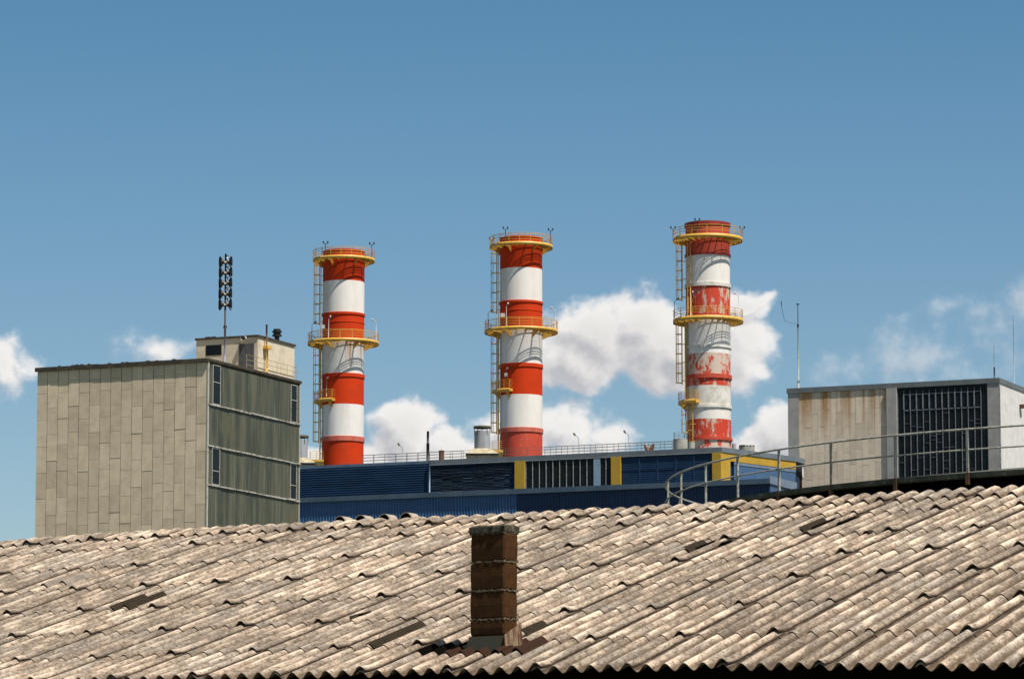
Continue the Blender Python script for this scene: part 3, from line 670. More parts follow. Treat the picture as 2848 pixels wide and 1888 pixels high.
drum(1872, 1912.5, 1219, 5, 'larger round concrete vent with a ring rail left of the weathered stack', rail=True)
drum(1913, 1933, 1229, 3.4, 'small round concrete vent at the foot of the weathered stack')
drum(2036, 2048, 1233, 8, 'slim concrete stub just right of the weathered stack')
drum(2055, 2099, 1240, 9, 'low round concrete vent with mossy rim right of the weathered stack', dark=True)

# ================================================================ striped stacks
def white_streaks(z0, z1): return streaked('rust_streaked_white_%d' % int(z0 * 10), (.72, .68, .63), (.42, .17, .05), 2.1, .58, .66, z0, z1)
def arcpts(r, z, a0, a1, n): return [(r * math.cos(a0 + (a1 - a0) * k / n), r * math.sin(a0 + (a1 - a0) * k / n), z) for k in range(n + 1)]

def stack(u, y, label, Rpx, bands, rings, decks, balcony, ladders, style, extra):
    """bands: [(v_top, v_bottom, material)], rings: [(v0, v1, proud, material)], decks: [(v_top, v_bottom, radius_px)]"""
    c = at(u, 1268, y); ppm = F / y; Rr = Rpx / ppm
    root = empty('striped_stack', Vector((c.x, c.y, RZ)), 0, label, 'smokestack', 'red and white gas turbine stacks')
    def Z(v, r=Rr): return at(u, v, y - r).z - RZ
    LS, PT, HR, GT = M['yellow_dark'], M['yellow_rail'], M['yellow_rail'], M['grating']
    # shell, one material per band
    prof = []; ms = []; mats = []
    ztop = Z(bands[0][0]); 
    for i, (v0, v1, mt) in enumerate(bands):
        z0, z1 = Z(v0), (Z(v1) if i < len(bands) - 1 else -.5)
        if callable(mt): mt = mt(z0, z1)
        if mt not in mats: mats.append(mt)
        if i == 0: prof.append((Rr, z0))
        k = max(1, int((z0 - z1) / 1.2))
        for j in range(1, k + 1): prof.append((Rr, z0 + (z1 - z0) * j / k)); ms.append(mats.index(mt))
    inner = [(Rr - .12, ztop - 3), (Rr - .12, ztop)]
    mats.append(M['black']); prof = [(Rr - .1, ztop - 4), (Rr - .1, ztop)] + prof; ms = [len(mats) - 1, len(mats) - 1] + ms
    MB().lathe(prof, 96, ms=ms).build('shell', mats, root, autosm=True)
    for v0, v1, d, mt in rings:
        a, b = Z(v0, Rr + d), Z(v1, Rr + d)
        MB().lathe([(Rr - .01, b - .02), (Rr + d, b), (Rr + d, a), (Rr - .01, a + .03)], 96).build('flange', mt, root, autosm=True)
    # walkway decks
    for di, (v0, v1, rp) in enumerate(decks):
        ro = rp / ppm; z1, z0 = Z(v0, ro), Z(v1, ro)
        dk = MB().lathe([(ro - .02, z0), (ro, z0), (ro, z1), (ro - .02, z1), (ro - .02, z0)], 72).lathe([(Rr + .18, z0 + .1), (Rr + .25, z0 + .1), (Rr + .25, z0 + .22), (Rr + .18, z0 + .22)], 72)
        nb = 16 if style == 'new' else 24
        for k in range(nb):
            a = 2 * PI * (k + .5) / nb; ca, sa = math.cos(a), math.sin(a); t = .03
            r0, r1 = Rr - .02, ro - .02
            dk.hexa([(r0 * ca + t * sa, r0 * sa - t * ca, z0 - .22), (r1 * ca + t * sa, r1 * sa - t * ca, z0 + .06), (r1 * ca - t * sa, r1 * sa + t * ca, z0 + .06), (r0 * ca - t * sa, r0 * sa + t * ca, z0 - .22)],
                    [(r0 * ca + t * sa, r0 * sa - t * ca, z0 + .2), (r1 * ca + t * sa, r1 * sa - t * ca, z0 + .2), (r1 * ca - t * sa, r1 * sa + t * ca, z0 + .2), (r0 * ca - t * sa, r0 * sa + t * ca, z0 + .2)])
        if style == 'new':                       # a few long triangular brackets
            for k in range(6):
                a = R(-118) + 2 * PI * k / 6; ca, sa = math.cos(a), math.sin(a); t = .05; r0, r1 = Rr - .02, ro - .25
                dk.hexa([(r0 * ca + t * sa, r0 * sa - t * ca, z0 - .75), (r0 * ca + t * sa + .1 * ca, r0 * sa - t * ca + .1 * sa, z0 - .75), (r0 * ca - t * sa + .1 * ca, r0 * sa + t * ca + .1 * sa, z0 - .75), (r0 * ca - t * sa, r0 * sa + t * ca, z0 - .75)],
                        [(r0 * ca + t * sa, r0 * sa - t * ca, z0), (r1 * ca + t * sa, r1 * sa - t * ca, z0), (r1 * ca - t * sa, r1 * sa + t * ca, z0), (r0 * ca - t * sa, r0 * sa + t * ca, z0)])
        dko = dk.build('walkway', PT, root)
        g = MB(); zg = z0 + .2
        nr = 230
        for k in range(nr):                      # open bar grating
            a = 2 * PI * k / nr; ca, sa = math.cos(a), math.sin(a); t = .010; r0, r1 = Rr + .03, ro - .03
            g.add([(r0 * ca + t * sa, r0 * sa - t * ca, zg), (r1 * ca + t * sa, r1 * sa - t * ca, zg), (r1 * ca - t * sa, r1 * sa + t * ca, zg), (r0 * ca - t * sa, r0 * sa + t * ca, zg),
                   (r0 * ca, r0 * sa, zg - .05), (r1 * ca, r1 * sa, zg - .05)], [(0, 1, 2, 3), (0, 4, 5, 1), (3, 2, 5, 4)])
        nq = 20
        for k in range(nq):
            r_ = Rr + .1 + (ro - Rr - .15) * k / (nq - 1); g.lathe([(r_ - .010, zg + .01), (r_ + .010, zg + .01)], 72)
        g.build('grating', GT, dko)
        rl = MB(); hgt = 1.12; rr = ro - .05
        for q in ((.28, .56, .84, 1.0) if style == 'new' else (.4, .7, 1.0)):
            rl.tube(arcpts(rr, z1 + hgt * q, 0, 2 * PI, 64)[:-1], .034 if q < 1 else .036, 5, closed=True)
        rl.build('handrail', HR, dko)
        ps = MB(); npst = 18 if style == 'new' else 14
        pm = MB().tube([(0, 0, 0), (0, 0, z1 + hgt - z0)], .042, 5).build('rail_post', HR, dko)
        for k in range(npst):
            a = 2 * PI * (k + .35) / npst; q = pm if k == 0 else pm.copy(); q.location = (rr * math.cos(a), rr * math.sin(a), z0)
            if k: col.objects.link(q)
        # floodlights on the deck
        for (adeg, kind, hl) in extra['lamps'][di]:
            a = R(adeg); x, y_ = rr * math.cos(a), rr * math.sin(a); lm = MB(); H = hl
            if kind == 'twin':
                lm.tube([(x, y_, z1), (x, y_, z1 + H)], .04, 6).tube([(x - .28, y_, z1 + H + .12), (x - .2, y_, z1 + H), (x + .2, y_, z1 + H), (x + .28, y_, z1 + H + .12)], .035, 6)
                for s_ in (-.28, .28): lm.box(x + s_ - .09, x + s_ + .09, y_ - .09, y_ + .09, z1 + H + .08, z1 + H + .34)
                lm.build('beacon_lamp', M['black'], root)
            else:
                xo = -.42 if x > 0 else .42
                if kind == 'pale': xo = .25
                lm.tube([(x, y_, z1), (x, y_, z1 + H - .25), (x + xo * .35, y_, z1 + H - .05), (x + xo, y_, z1 + H + .1)], .04, 6)
                lm.tube([(x + xo * .8, y_, z1 + H + .1), (x + xo * 1.45, y_, z1 + H + .22)], [.14, .1], 8)
                lm.build('deck_lamp', M['white_lamp'] if kind in ('pale', 'right') else M['black'], root)
    # ladders with safety cages
    for (v0, v1, adeg, cage_out, pipe) in ladders:
        z1, z0 = Z(v0), Z(v1); a = R(adeg); ca, sa = math.cos(a), math.sin(a)
        T = lambda r, t, z: (r * ca - t * sa, r * sa + t * ca, z)
        rl = Rr + extra.get('lad', .3); ld = MB()
        for t in (-.24, .24): ld.tube([T(rl, t, z0 - .2), T(rl, t, z1)], .052, 5)
        nr = int((z1 - z0) / .3)
        for k in range(nr): ld.tube([T(rl, -.24, z0 + k * .3), T(rl, .24, z0 + k * .3)], .02, 4)
        ns = int((z1 - z0) / 2.4) + 1
        for k in range(ns):
            for t in (-.24, .24): z = z0 + .3 + k * (z1 - z0 - .5) / max(1, ns - 1); ld.tube([T(Rr - .02, t, z), T(rl, t, z)], .035, 4)
        lo = ld.build('ladder', LS, root)
        if cage_out:
            cg = MB(); nh = max(2, round((z1 - z0) / 1.28) + 1); rc = .36
            for k in range(nh):
                z = z0 + (z1 - z0) * k / (nh - 1); pts = []
                for q in range(11):
                    w = -PI * .5 + PI * q / 10; pts.append(T(rl + .34 + .40 * math.cos(w) if abs(w) < PI / 2 - .01 else rl, rc * math.sin(w), z))
                pts = [T(rl, -.24, z)] + pts[1:-1] + [T(rl, .24, z)]
                cg.tube(pts, .055, 4)
            for w in (-70, -30, 0, 30, 70):
                w = R(w); x, t = rl + .34 + .42 * math.cos(w), (rc + .01) * math.sin(w); cg.tube([T(x, t, z0), T(x, t, z1)], .034, 4)
            cg.build('cage', LS, lo)
    for (v0, v1, adeg, dr, rad, mt) in extra['pipes']:
        a = R(adeg); x, y_ = (Rr + dr) * math.cos(a), (Rr + dr) * math.sin(a); z1, z0 = Z(v0), (Z(v1))
        pi_ = MB().tube([(x, y_, z0), (x, y_, z1)], rad, 8)
        n = max(2, int((z1 - z0) / 2.5))
        for k in range(n): z = z0 + (z1 - z0) * (k + .5) / n; pi_.tube([((Rr - .05) * math.cos(a), (Rr - .05) * math.sin(a), z), (x, y_, z)], .05, 4)
        pi_.build('riser_pipe', mt, root)
    # balconies (sector platforms)
    for (v0, v1, a0, a1, out) in balcony:
        a0, a1 = R(a0), R(a1); ro = Rr + out; z1, z0 = Z(v0, ro * .7), Z(v1, ro * .7); n = 18
        b = MB().lathe([(Rr + .02, z0), (ro, z0), (ro, z1), (ro - .03, z1), (ro - .03, z0 + .05), (Rr + .02, z0 + .05)], n, a0=a0, a1=a1)
        for a in (a0, a1):
            ca, sa = math.cos(a), math.sin(a); t = .03
            b.hexa([(Rr * ca + t * sa, Rr * sa - t * ca, z0), (ro * ca + t * sa, ro * sa - t * ca, z0), (ro * ca - t * sa, ro * sa + t * ca, z0), (Rr * ca - t * sa, Rr * sa + t * ca, z0)],
                   [(Rr * ca + t * sa, Rr * sa - t * ca, z1), (ro * ca + t * sa, ro * sa - t * ca, z1), (ro * ca - t * sa, ro * sa + t * ca, z1), (Rr * ca - t * sa, Rr * sa + t * ca, z1)])
            a_ = a0 + (a1 - a0) * (.15 if a == a0 else .85); ca, sa = math.cos(a_), math.sin(a_)
            b.hexa([(Rr * ca + t * sa, Rr * sa - t * ca, z0 - .8), ((Rr + .1) * ca + t * sa, (Rr + .1) * sa - t * ca, z0 - .8), ((Rr + .1) * ca - t * sa, (Rr + .1) * sa + t * ca, z0 - .8), (Rr * ca - t * sa, Rr * sa + t * ca, z0 - .8)],
                   [(Rr * ca + t * sa, Rr * sa - t * ca, z0), ((ro - .1) * ca + t * sa, (ro - .1) * sa - t * ca, z0), ((ro - .1) * ca - t * sa, (ro - .1) * sa + t * ca, z0), (Rr * ca - t * sa, Rr * sa + t * ca, z0)])
        bo = b.build('balcony', PT, root)
        rl = MB()
        for q in (.3, .57, .84, 1.1): rl.tube([(Rr * math.cos(a0), Rr * math.sin(a0), z1 + q)] + arcpts(ro - .05, z1 + q, a0, a1, n) + [(Rr * math.cos(a1), Rr * math.sin(a1), z1 + q)], .027, 5)
        for k in range(6): a = a0 + (a1 - a0) * k / 5; rl.tube([((ro - .05) * math.cos(a), (ro - .05) * math.sin(a), z0), ((ro - .05) * math.cos(a), (ro - .05) * math.sin(a), z1 + 1.1)], .032, 5)
        rl.build('railing', HR, bo)
    # small boxes and cameras bolted on
    for (uu, vv, w, h, kind) in extra['boxes']:
        dx = (uu - u) / ppm; q = -math.sqrt(max(.01, (Rr + .15) ** 2 - dx * dx)) if abs(dx) < Rr + .15 else 0; z = Z(vv, -q)
        if kind == 'box': MB().box(dx - w / 2, dx + w / 2, q - .25, q + .1, z - h / 2, z + h / 2).build('junction_box', M['white_lamp'], root)
        else:
            lm = MB().tube([(dx, q - .1, z - h), (dx, q - .1, z - .1), (dx + .15, q - .15, z + .02)], .035, 6); lm.tube([(dx + .05, q - .15, z - .02), (dx + .28, q - .2, z + .1)], [.1, .13], 8); lm.build('wall_lamp', M['white_lamp'], root)
    # foot platform at the ladder
    for (x0p, x1p, v0, v1) in extra['foot']:
        x0, x1 = (x0p - u) / ppm, (x1p - u) / ppm; q = -1.6; z1, z0 = Z(v0, 1.6), Z(v1, 1.6)
        b = MB().box(x0, x1, q, q + 2.2, z0, z1); b.hexa([(x0 + 1.1, q + .3, z0 - .9), (x1, q + .3, z0 - .9), (x1, q + 1.8, z0 - .9), (x0 + 1.1, q + 1.8, z0 - .9)], [(x0 + .1, q + .1, z0), (x1, q + .1, z0), (x1, q + 2, z0), (x0 + .1, q + 2, z0)])
        bo = b.build('foot_platform', PT, root); rl = MB()
        for k in (.28, .56, .84, 1.1): rl.tube([(x0 + .05, q + 2.1, z1 + k), (x0 + .05, q + .04, z1 + k), (x1 - .05, q + .04, z1 + k), (x1 - .05, q + 1.2, z1 + k)], .026, 5)
        for x in (x0 + .05, (x0 + x1) / 2, x1 - .05): rl.tube([(x, q + .04, z0), (x, q + .04, z1 + 1.1)], .03, 5)
        rl.build('railing', HR, bo)
    return root

Rd, Wh, Fd, Pk = M['red_paint'], M['white_paint'], M['red_faded'], M['pink_flange']
M['cyl_red_dark'] = simple('dark_red_paint', (.30, .018, .006), .6, (.22, .016, .008), .7)
stack(953, 505, 'left striped stack, cleanest orange red bands, with rust runs below its lower deck', 58.5,
      [(691, 778, Rd), (778, 866, Wh), (866, 942, Rd), (942, 1037, white_streaks), (1037, 1122, Rd), (1122, 1212, Wh), (1212, 1330, Rd)],
      [(691, 695, .06, Rd), (866, 872, .12, Rd), (892, 894, .05, Rd), (1036, 1046, .11, Rd), (1211, 1224, .12, Pk)],
      [(708, 716.5, 87), (938, 947, 100)], [(1107, 1115, 182, 250, 1.05)],
      [(730, 893, 186, True, 0), (955, 1222, 186, True, 0)], 'new',
      dict(lad=.42, lamps=[[(-124, 'twin', 1.55), (-22, 'twin', 1.7), (85, 'twin', 1.4)], [(-150, 'dark', 2.2), (-112, 'pale', 2.7), (-20, 'right', 2.6)]],
           pipes=[(735, 945, 194, .3, .05, M['yellow_dark']), (945, 1285, 192, .28, .11, M['yellow_dark']), (945, 1240, 200, .12, .05, M['white_lamp'])],
           boxes=[(899, 909, .5, .5, 'box'), (909, 1052, .3, 2.4, 'lamp')], foot=[(862, 902, 1277, 1283)]))
stack(1449.5, 494.8, 'middle striped stack, faded red foot, clean white band below its upper deck', 59.5,
      [(654, 742.6, Rd), (742.6, 833, Wh), (833, 909, Rd), (909, 1009, M['white_soft'] if 'white_soft' in M else Wh), (1009, 1095, Rd), (1095, 1188, Wh), (1188, 1320, Fd)],
      [(654, 658, .06, Rd), (833, 839, .12, Rd), (859, 861, .05, Rd), (1008, 1018, .11, Rd), (1187, 1199, .12, Pk)],
      [(670, 679, 89), (905, 914, 103)], [(1080, 1088, 184, 246, 1.05)],
      [(697, 861, 186, True, 0), (922, 1197, 186, True, 0)], 'new',
      dict(lad=.42, lamps=[[(-120, 'twin', 1.6), (-20, 'twin', 1.75), (160, 'twin', 1.0)], [(-155, 'dark', 2.2), (-114, 'pale', 2.8), (-20, 'right', 2.6)]],
           pipes=[(700, 915, 194, .3, .05, M['yellow_dark']), (915, 1260, 192, .28, .11, M['yellow_dark']), (915, 1220, 200, .12, .05, M['white_lamp'])],
           boxes=[(1398, 877, .6, .5, 'box'), (1407, 1043, .42, .5, 'box'), (1408, 1025, .3, .7, 'lamp')], foot=[(1369, 1404, 1250, 1258)]))
WD = M['white_dirty']
stack(1972, 484.6, 'right striped stack, weathered, red paint peeling to pale patches', 62.3,
      [(613, 704, M['cyl_red']) if 'cyl_red' in M else (613, 704, Fd), (704, 786, Wh), (786, 873, M['peel_low']), (873, 980, M['white_cream'] if 'white_cream' in M else Wh), (980, 1043, M['peel']), (1043, 1070, M['peel_low']), (1070, 1140, WD), (1140, 1163, Wh), (1163, 1218, M['peel_low']), (1218, 1300, M['peel'])],
      [(613, 623, .13, M['cyl_red_dark']), (700, 706, .13, M['cyl_red_dark']), (783, 793, .14, WD), (870, 877, .12, Fd), (956, 963, .14, WD), (1038, 1049, .17, M['red_ring'] if 'red_ring' in M else Fd), (1123, 1131, .14, WD), (1213, 1221, .17, Fd)],
      [(648, 658, 98.5), (875.5, 886, 98.5)], [(1110, 1120, 176, 242, 1.05)],
      [(665, 826, 190, True, 0), (895, 1058, 184, True, 0), (1125, 1200, 212, True, 0), (1125, 1232, 226, False, 0)], 'old',
      dict(lad=.55, lamps=[[(-110, 'twin', 1.6), (-3, 'twin', 1.2), (183, 'twin', 1.2)], [(-168, 'dark', 2.4), (-122, 'pale', 2.9), (-32, 'right', 2.9)]],
           pipes=[(640, 880, 222, .3, .06, PTm) if (PTm := M['yellow_rail']) else None, (650, 880, 212, .3, .07, M['yellow_dark']), (885, 1125, 194, .2, .12, M['yellow_dark']), (885, 1240, 204, .1, .05, M['galv'])],
           boxes=[], foot=[]))

# ================================================================ RIGHT: panel hall
def right_hall():
    fr = Frame(2780, 1100, 469.2); root = empty('boiler_house', fr.O, -fr.az, 'boxy hall with rust stained pale panels and a tall dark gridded window', 'building')
    P = lambda u, v=1150, b=0: fr.front(u, v, b)
    zt = P(2780, 1050.7)[1]; zf = P(2780, 1065)[1]; A0 = P(2192)[0]
    Bk = 30
    MB().box(A0, -.05, .15, Bk, 0, zf).build('wall', M['pilaster'], root)
    MB().box(A0 - .12, .1, -.2, Bk, zf, zt).build('roof_fascia', M['fascia_grey'], root)
    a1, a2, a3, a4, a5 = [P(u)[0] for u in (2222, 2459, 2496, 2748, 2780)]
    MB().box(A0, a1 - .02, -.08, .15, 0, zf - .003).build('pilaster', M['pilaster'], root)
    MB().box(P(2468)[0], a3, -.35, .15, 0, zf - .003).build('pilaster', M['pilaster'], root)
    MB().box(a4, -.0, -.1, .15, 0, zf - .003).build('pilaster', M['pilaster'], root)
    mt = streaked('panel_rust_streaked', (.68, .56, .43), (.34, .165, .04), .9, .41, .55, zf + .3, zf - 7.0)
    mb = MB(); n = 14; a2b = P(2468)[0]; w = (a2b - a1) / n
    for c in range(n):
        z = zf - .01; first = True; ph = (.35 if c % 2 else .8) * 3.2 + random.uniform(-.3, .3)
        while z > 0:
            h = ph if first else 3.3 + random.uniform(-.1, .1); first = False; z0 = max(0, z - h)
            mb.box(a1 + c * w + .012, a1 + (c + 1) * w - .012, -.02 - random.uniform(0, .015), .14, z0 + .012, z - .008); z = z0
    mb.build('wall_panels', mt, root)
    # window grid
    z0w = P(2500, 1330)[1] - 6; z1w = zf - .35
    w_ = MB().box(a3, a4, .04, .16, z0w, z1w + .35).build('window', M['dark_glass'], root)
    mb = MB(); nv = 14
    for i in range(nv + 1):
        x = a3 + .05 + (a4 - a3 - .1) * i / nv
        mb.box(x - .036, x + .036, -.06, .04, z0w, z1w)
        if 0 < i < nv - 1: mb.box(x - .10, x + .06, -.09, -.06, z1w - 2.4, z1w - .5)
    for i in range(nv):
        x0 = a3 + .05 + (a4 - a3 - .1) * i / nv; x1 = a3 + .05 + (a4 - a3 - .1) * (i + 1) / nv; z = z1w - .55
        if 0 < i < nv - 1: mb.box(x0, x1, -.05, .03, z1w - .55, z1w - .5); mb.box(x0, x1, -.05, .03, z1w - 2.55, z1w - 2.45)
        z = z1w - (2.5 if i % 2 else 4.0)
        while z > z0w:
            if random.random() < .38: mb.box(x0, x1, -.02, .03, z - .018, z + .018)
            z -= 1.65 if random.random() < .75 else .5
    mb.build('mullion', M['mullion_blue'], w_)
    # right-hand side: white ribbed cladding
    mb = MB(); n = 60; pts = []
    for i in range(n):
        b = .1 + (Bk - .1) * i / n; p = (Bk - .1) / n; pts += [(-.02, b), (-.02, b + .85 * p), (-.0, b + .9 * p), (.02, b + .95 * p)]
    pts.append((-.02, Bk)); K = len(pts); mb.add([(x + .02, y, 0) for x, y in pts] + [(x + .02, y, zf) for x, y in pts], [(i, i + 1, K + i + 1, K + i) for i in range(K - 1)])
    mb.build('side_cladding', M['white_clad'], root)
    MB().box(-.02, .08, -.12, .1, 0, zf - .003).build('corner_trim', M['mullion'], root)
    b0, zz = fr.side(2842, 1130, .3)
    MB().box(.02, .6, b0 - .2, b0 + .6, zz - .2, zz + .25).build('wall_bracket', M['rust'], root)
    # masts on the roof
    def mast(u, v, r, label, b, extra=None):
        a, _ = P(u, 1070, b); p = fr.O + fr.E * a + fr.D * b + Vector((0, 0, zt)); h = at(u, v, p.y).z - p.z
        rt = empty('antenna_mast', p, 0, label, 'antenna', 'thin masts on the right hall')
        MB().tube([(0, 0, -.02), (0, 0, h * .45), (0, 0, h)], [r, r * .8, r * .45], 8).build('pole', M['mast_pale'], rt)
        if extra: extra(rt, h)
        return rt
    def big(rt, h):
        q = MB(); q.tube([(0, 0, h - .15), (0, 0, h + .05)], .11, 8); q.tube([(-.2, 0, h + .05), (0, 0, h - .15), (.2, 0, h + .05)], .05, 6); q.tube([(0, 0, h * .72), (0, 0, h * .76)], .13, 8); q.build('sensor', M['black'], rt)
        q = MB(); q.tube([(0, 0, h * .76), (-1.65, 0, h * .80), (-2.0, 0, h * .93), (-2.1, 0, h + .35)], .028, 5); q.tube([(-2.03, 0, h * .98), (-2.1, 0, h + .4)], .05, 5); q.build('side_whip', M['black'], rt)
        q = MB()
        for s_ in (-1, 1): q.tube([(s_ * .3, 0, 0), (0, 0, 1.0)], .05, 5)
        q.box(-.25, .25, -.2, .2, .0, .12).box(-.2, .2, -.15, .15, .95, 1.12); q.build('bracket', M['mast_pale'], rt)
    mast(2221, 846, .11, 'tall thin mast with a bent side whip above the rust stained panels', 1.0, big)
    def base(rt, h):
        MB().tube([(0, 0, 0), (0, 0, h * .36)], .09, 8).build('sleeve', M['black'], rt)
    mast(2766, 962, .045, 'short whip antenna above the dark gridded window', 1.0, base)
    mast(2821, 878, .05, 'tall whip antenna at the far right roof corner', 9.0)
M['fascia_grey'] = simple('grey_metal_fascia', (.13, .145, .145), .6, (.10, .115, .12), .7, c3=(.17, .13, .08), s3=.5, lo3=.6, hi3=.72)
M['mast_pale'] = simple('pale_mast', (.36, .36, .32), .6, (.26, .25, .2), 3)
right_hall()

# ================================================================ tank with curved railing
def tank():
    cx, cy, RR, zr = 22.23, 110.43, 17.81, 9.56
    root = empty('storage_tank', (cx, cy, GZ), 0, 'round black storage tank with a low mossy roof behind the corrugated roof', 'tank')
    H = zr - GZ
    MB().lathe([(RR - .12, 0), (RR - .12, H - .14)], 160).build('shell', M['tank_black'], root)
    sl = math.tan(R(7.2))
    MB().lathe([(RR - .12, H - .14), (RR, H - .12), (RR + .01, H - .0), (RR - .3, H + .04), (RR - .3 - 3, H + .04 + 3 * sl), (.1, H + .04 + (RR - .3) * sl * .85)], 200).build('roof', M['tank_roof'], root, autosm=True)
    rl = empty('curved_railing', (cx, cy, GZ + H), 0, 'pale grey pipe railing curving round the black tank rim', 'railing')
    r = RR - .02
    def ang(u):       # near-side angle where the column u meets the circle
        d = ray(u, 1250); d = Vector((d.x, d.y)).normalized(); o = Vector((-cx, -cy)); bq = o.dot(d); cq = o.dot(o) - r * r; t = -bq - math.sqrt(max(0, bq * bq - cq)); p = o + d * t; return math.atan2(p.y, p.x)
    for q, rad in ((1.1, .028), (.58, .022)):
        MB().tube([(r * math.cos(k * 2 * PI / 180), r * math.sin(k * 2 * PI / 180), q) for k in range(180)], rad, 7, closed=True).build('handrail', M['rail_grey'], rl)
    us = [1857.5, 1894, 1962, 2051, 2166, 2311, 2490, 2691]
    A = [ang(u) for u in us]; step = (A[-1] - A[2]) / (len(A) - 3)
    ks = list(A); a = A[-1]
    while a < A[0] + 2 * PI - abs(step) * .6 and len(ks) < 60: a += abs(step); ks.append(a)
    for a in ks[:-1]:
        x, y = r * math.cos(a), r * math.sin(a); ca, sa = math.cos(a), math.sin(a); t = .032
        p = MB().hexa([(x + t * sa - .025 * ca, y - t * ca - .025 * sa, -.22), (x + t * sa + .025 * ca, y - t * ca + .025 * sa, -.22), (x - t * sa + .025 * ca, y + t * ca + .025 * sa, -.22), (x - t * sa - .025 * ca, y + t * ca - .025 * sa, -.22)],
                      [(x + t * sa - .025 * ca, y - t * ca - .025 * sa, 1.09), (x + t * sa + .025 * ca, y - t * ca + .025 * sa, 1.09), (x - t * sa + .025 * ca, y + t * ca + .025 * sa, 1.09), (x - t * sa - .025 * ca, y + t * ca - .025 * sa, 1.09)])
        po = p.build('post', M['rail_grey'], rl)
        MB().box(-.05, .05, -.05, .05, -.30, -.02).build('post_foot', M['rust'], po, loc=(x, y, 0), rz=a)
    # round mirror-like floodlight on its rusty post, standing behind the tank
    p0 = at(2227, 1345, 128); zc = at(2227, 1314, 128).z
    fl = empty('floodlight', Vector((p0.x, p0.y, GZ)), 0, 'round black backed floodlight on a rusty post before the rust stained panels', 'floodlight')
    MB().tube([(0, 0, 0), (0, 0, zc - GZ - .1)], .045, 8).build('post', M['rust'], fl)
    hh = MB(); c = Vector((-.02, 0, zc - GZ)); ax = Vector((.97, -.22, 0)).normalized(); tv = Vector((-ax.y, ax.x, 0)); up = Vector((0, 0, 1))
    pr = [(-.14, .04), (-.10, .14), (0, .20), (.10, .215)]
    vs = [c + ax * d + (tv * math.cos(w) + up * math.sin(w) * 1.05) * r_ for d, r_ in pr for w in [2 * PI * k / 20 for k in range(20)]]
    hh.add(vs, [(i * 20 + k, i * 20 + (k + 1) % 20, (i + 1) * 20 + (k + 1) % 20, (i + 1) * 20 + k) for i in range(3) for k in range(20)] + [tuple(range(20))], 0, True)
    hh.build('housing', M['black'], fl)
    MB().add([c + ax * .1 + (tv * math.cos(w) + up * math.sin(w)) * .2 for w in [2 * PI * k / 20 for k in range(20)]], [tuple(range(20))]).build('lens', M['white_clad'], fl)
tank()

# ================================================================ FOREGROUND: corrugated roof
QA, QP, QR, QL, QX, QY, QZ = 0.5168757490856231, 0.27278626140978496, -0.0022754079863155194, 1.1507735214108281, -1.4234120591715054, 42.28816080125731, 3.700824901464949
CA = [0.03778, 0.05106, -0.05478, -0.07912, -0.019, 0.06756, 0.02082, -0.07335, -0.12523, -0.07288, 0.07307, 0.1015, -0.0145, 0.01471]
CB = [0.00607, 0.02769, -0.02672, -0.01912, 0.02145, 0.0748, -0.03988, -0.09228, 0.04711, -0.04872, -0.01717, 0.01546, 0.01399, -0.07891]
k_ = np.array([math.sin(QA), math.cos(QA), 0])
def rot(v, w, k=k_): return v * math.cos(w) + np.cross(k, v) * math.sin(w) + k * (k @ v) * (1 - math.cos(w))
e_ = rot(np.array([math.cos(QA), -math.sin(QA), 0]), QR); up_ = rot(np.array([math.sin(QA) * math.cos(QP), math.cos(QA) * math.cos(QP), math.sin(QP)]), QR); n_ = np.cross(e_, up_)
X0 = np.array([QX, QY, QZ]); R0 = .12; SW = .885; AMP = .033
EXP = [(i, j) for i in range(5) for j in range(4) if i + j <= 4]
def poly(c, s, t): return sum(k * s ** i * t ** j for k, (i, j) in zip(c, EXP))
def surf(s, r, h):
    """roof surface: s sheets along the ridge, r courses down from the ridge, h above the crest line (arrays)"""
    s = np.asarray(s, float); r = np.asarray(r, float); h = np.asarray(h, float); s, r, h = np.broadcast_arrays(s, r, h)
    sc = (np.clip(s, -5.5, 11.5) - 3) / 8; rr = np.maximum(r, R0); tc = (np.clip(rr, .3, 6.8) - 3.5) / 3.5
    da = poly(CA, sc, tc); db = poly(CB, sc, tc)
    # beyond the ridge the surface bends over and runs down the far side
    d = np.maximum(0, R0 - r) * QL; bend = .16; ph = QP; kk = 2 * ph / bend
    th = np.where(d < bend, ph - kk * d, -ph)
    dd = np.minimum(d, bend)
    hx = (np.sin(ph) - np.sin(ph - kk * dd)) / kk; hz = (np.cos(ph - kk * dd) - np.cos(ph)) / kk
    ex = np.maximum(0, d - bend); hx = hx + ex * math.cos(ph); hz = hz - ex * math.sin(ph)
    fwd = k_; upv = np.array([0, 0, 1.]); nn = -np.sin(th)[..., None] * fwd + np.cos(th)[..., None] * upv
    base = X0 + (s * SW + da)[..., None] * e_ - (rr * QL)[..., None] * up_ + db[..., None] * n_
    return base + hx[..., None] * fwd + hz[..., None] * upv + nn * h[..., None]

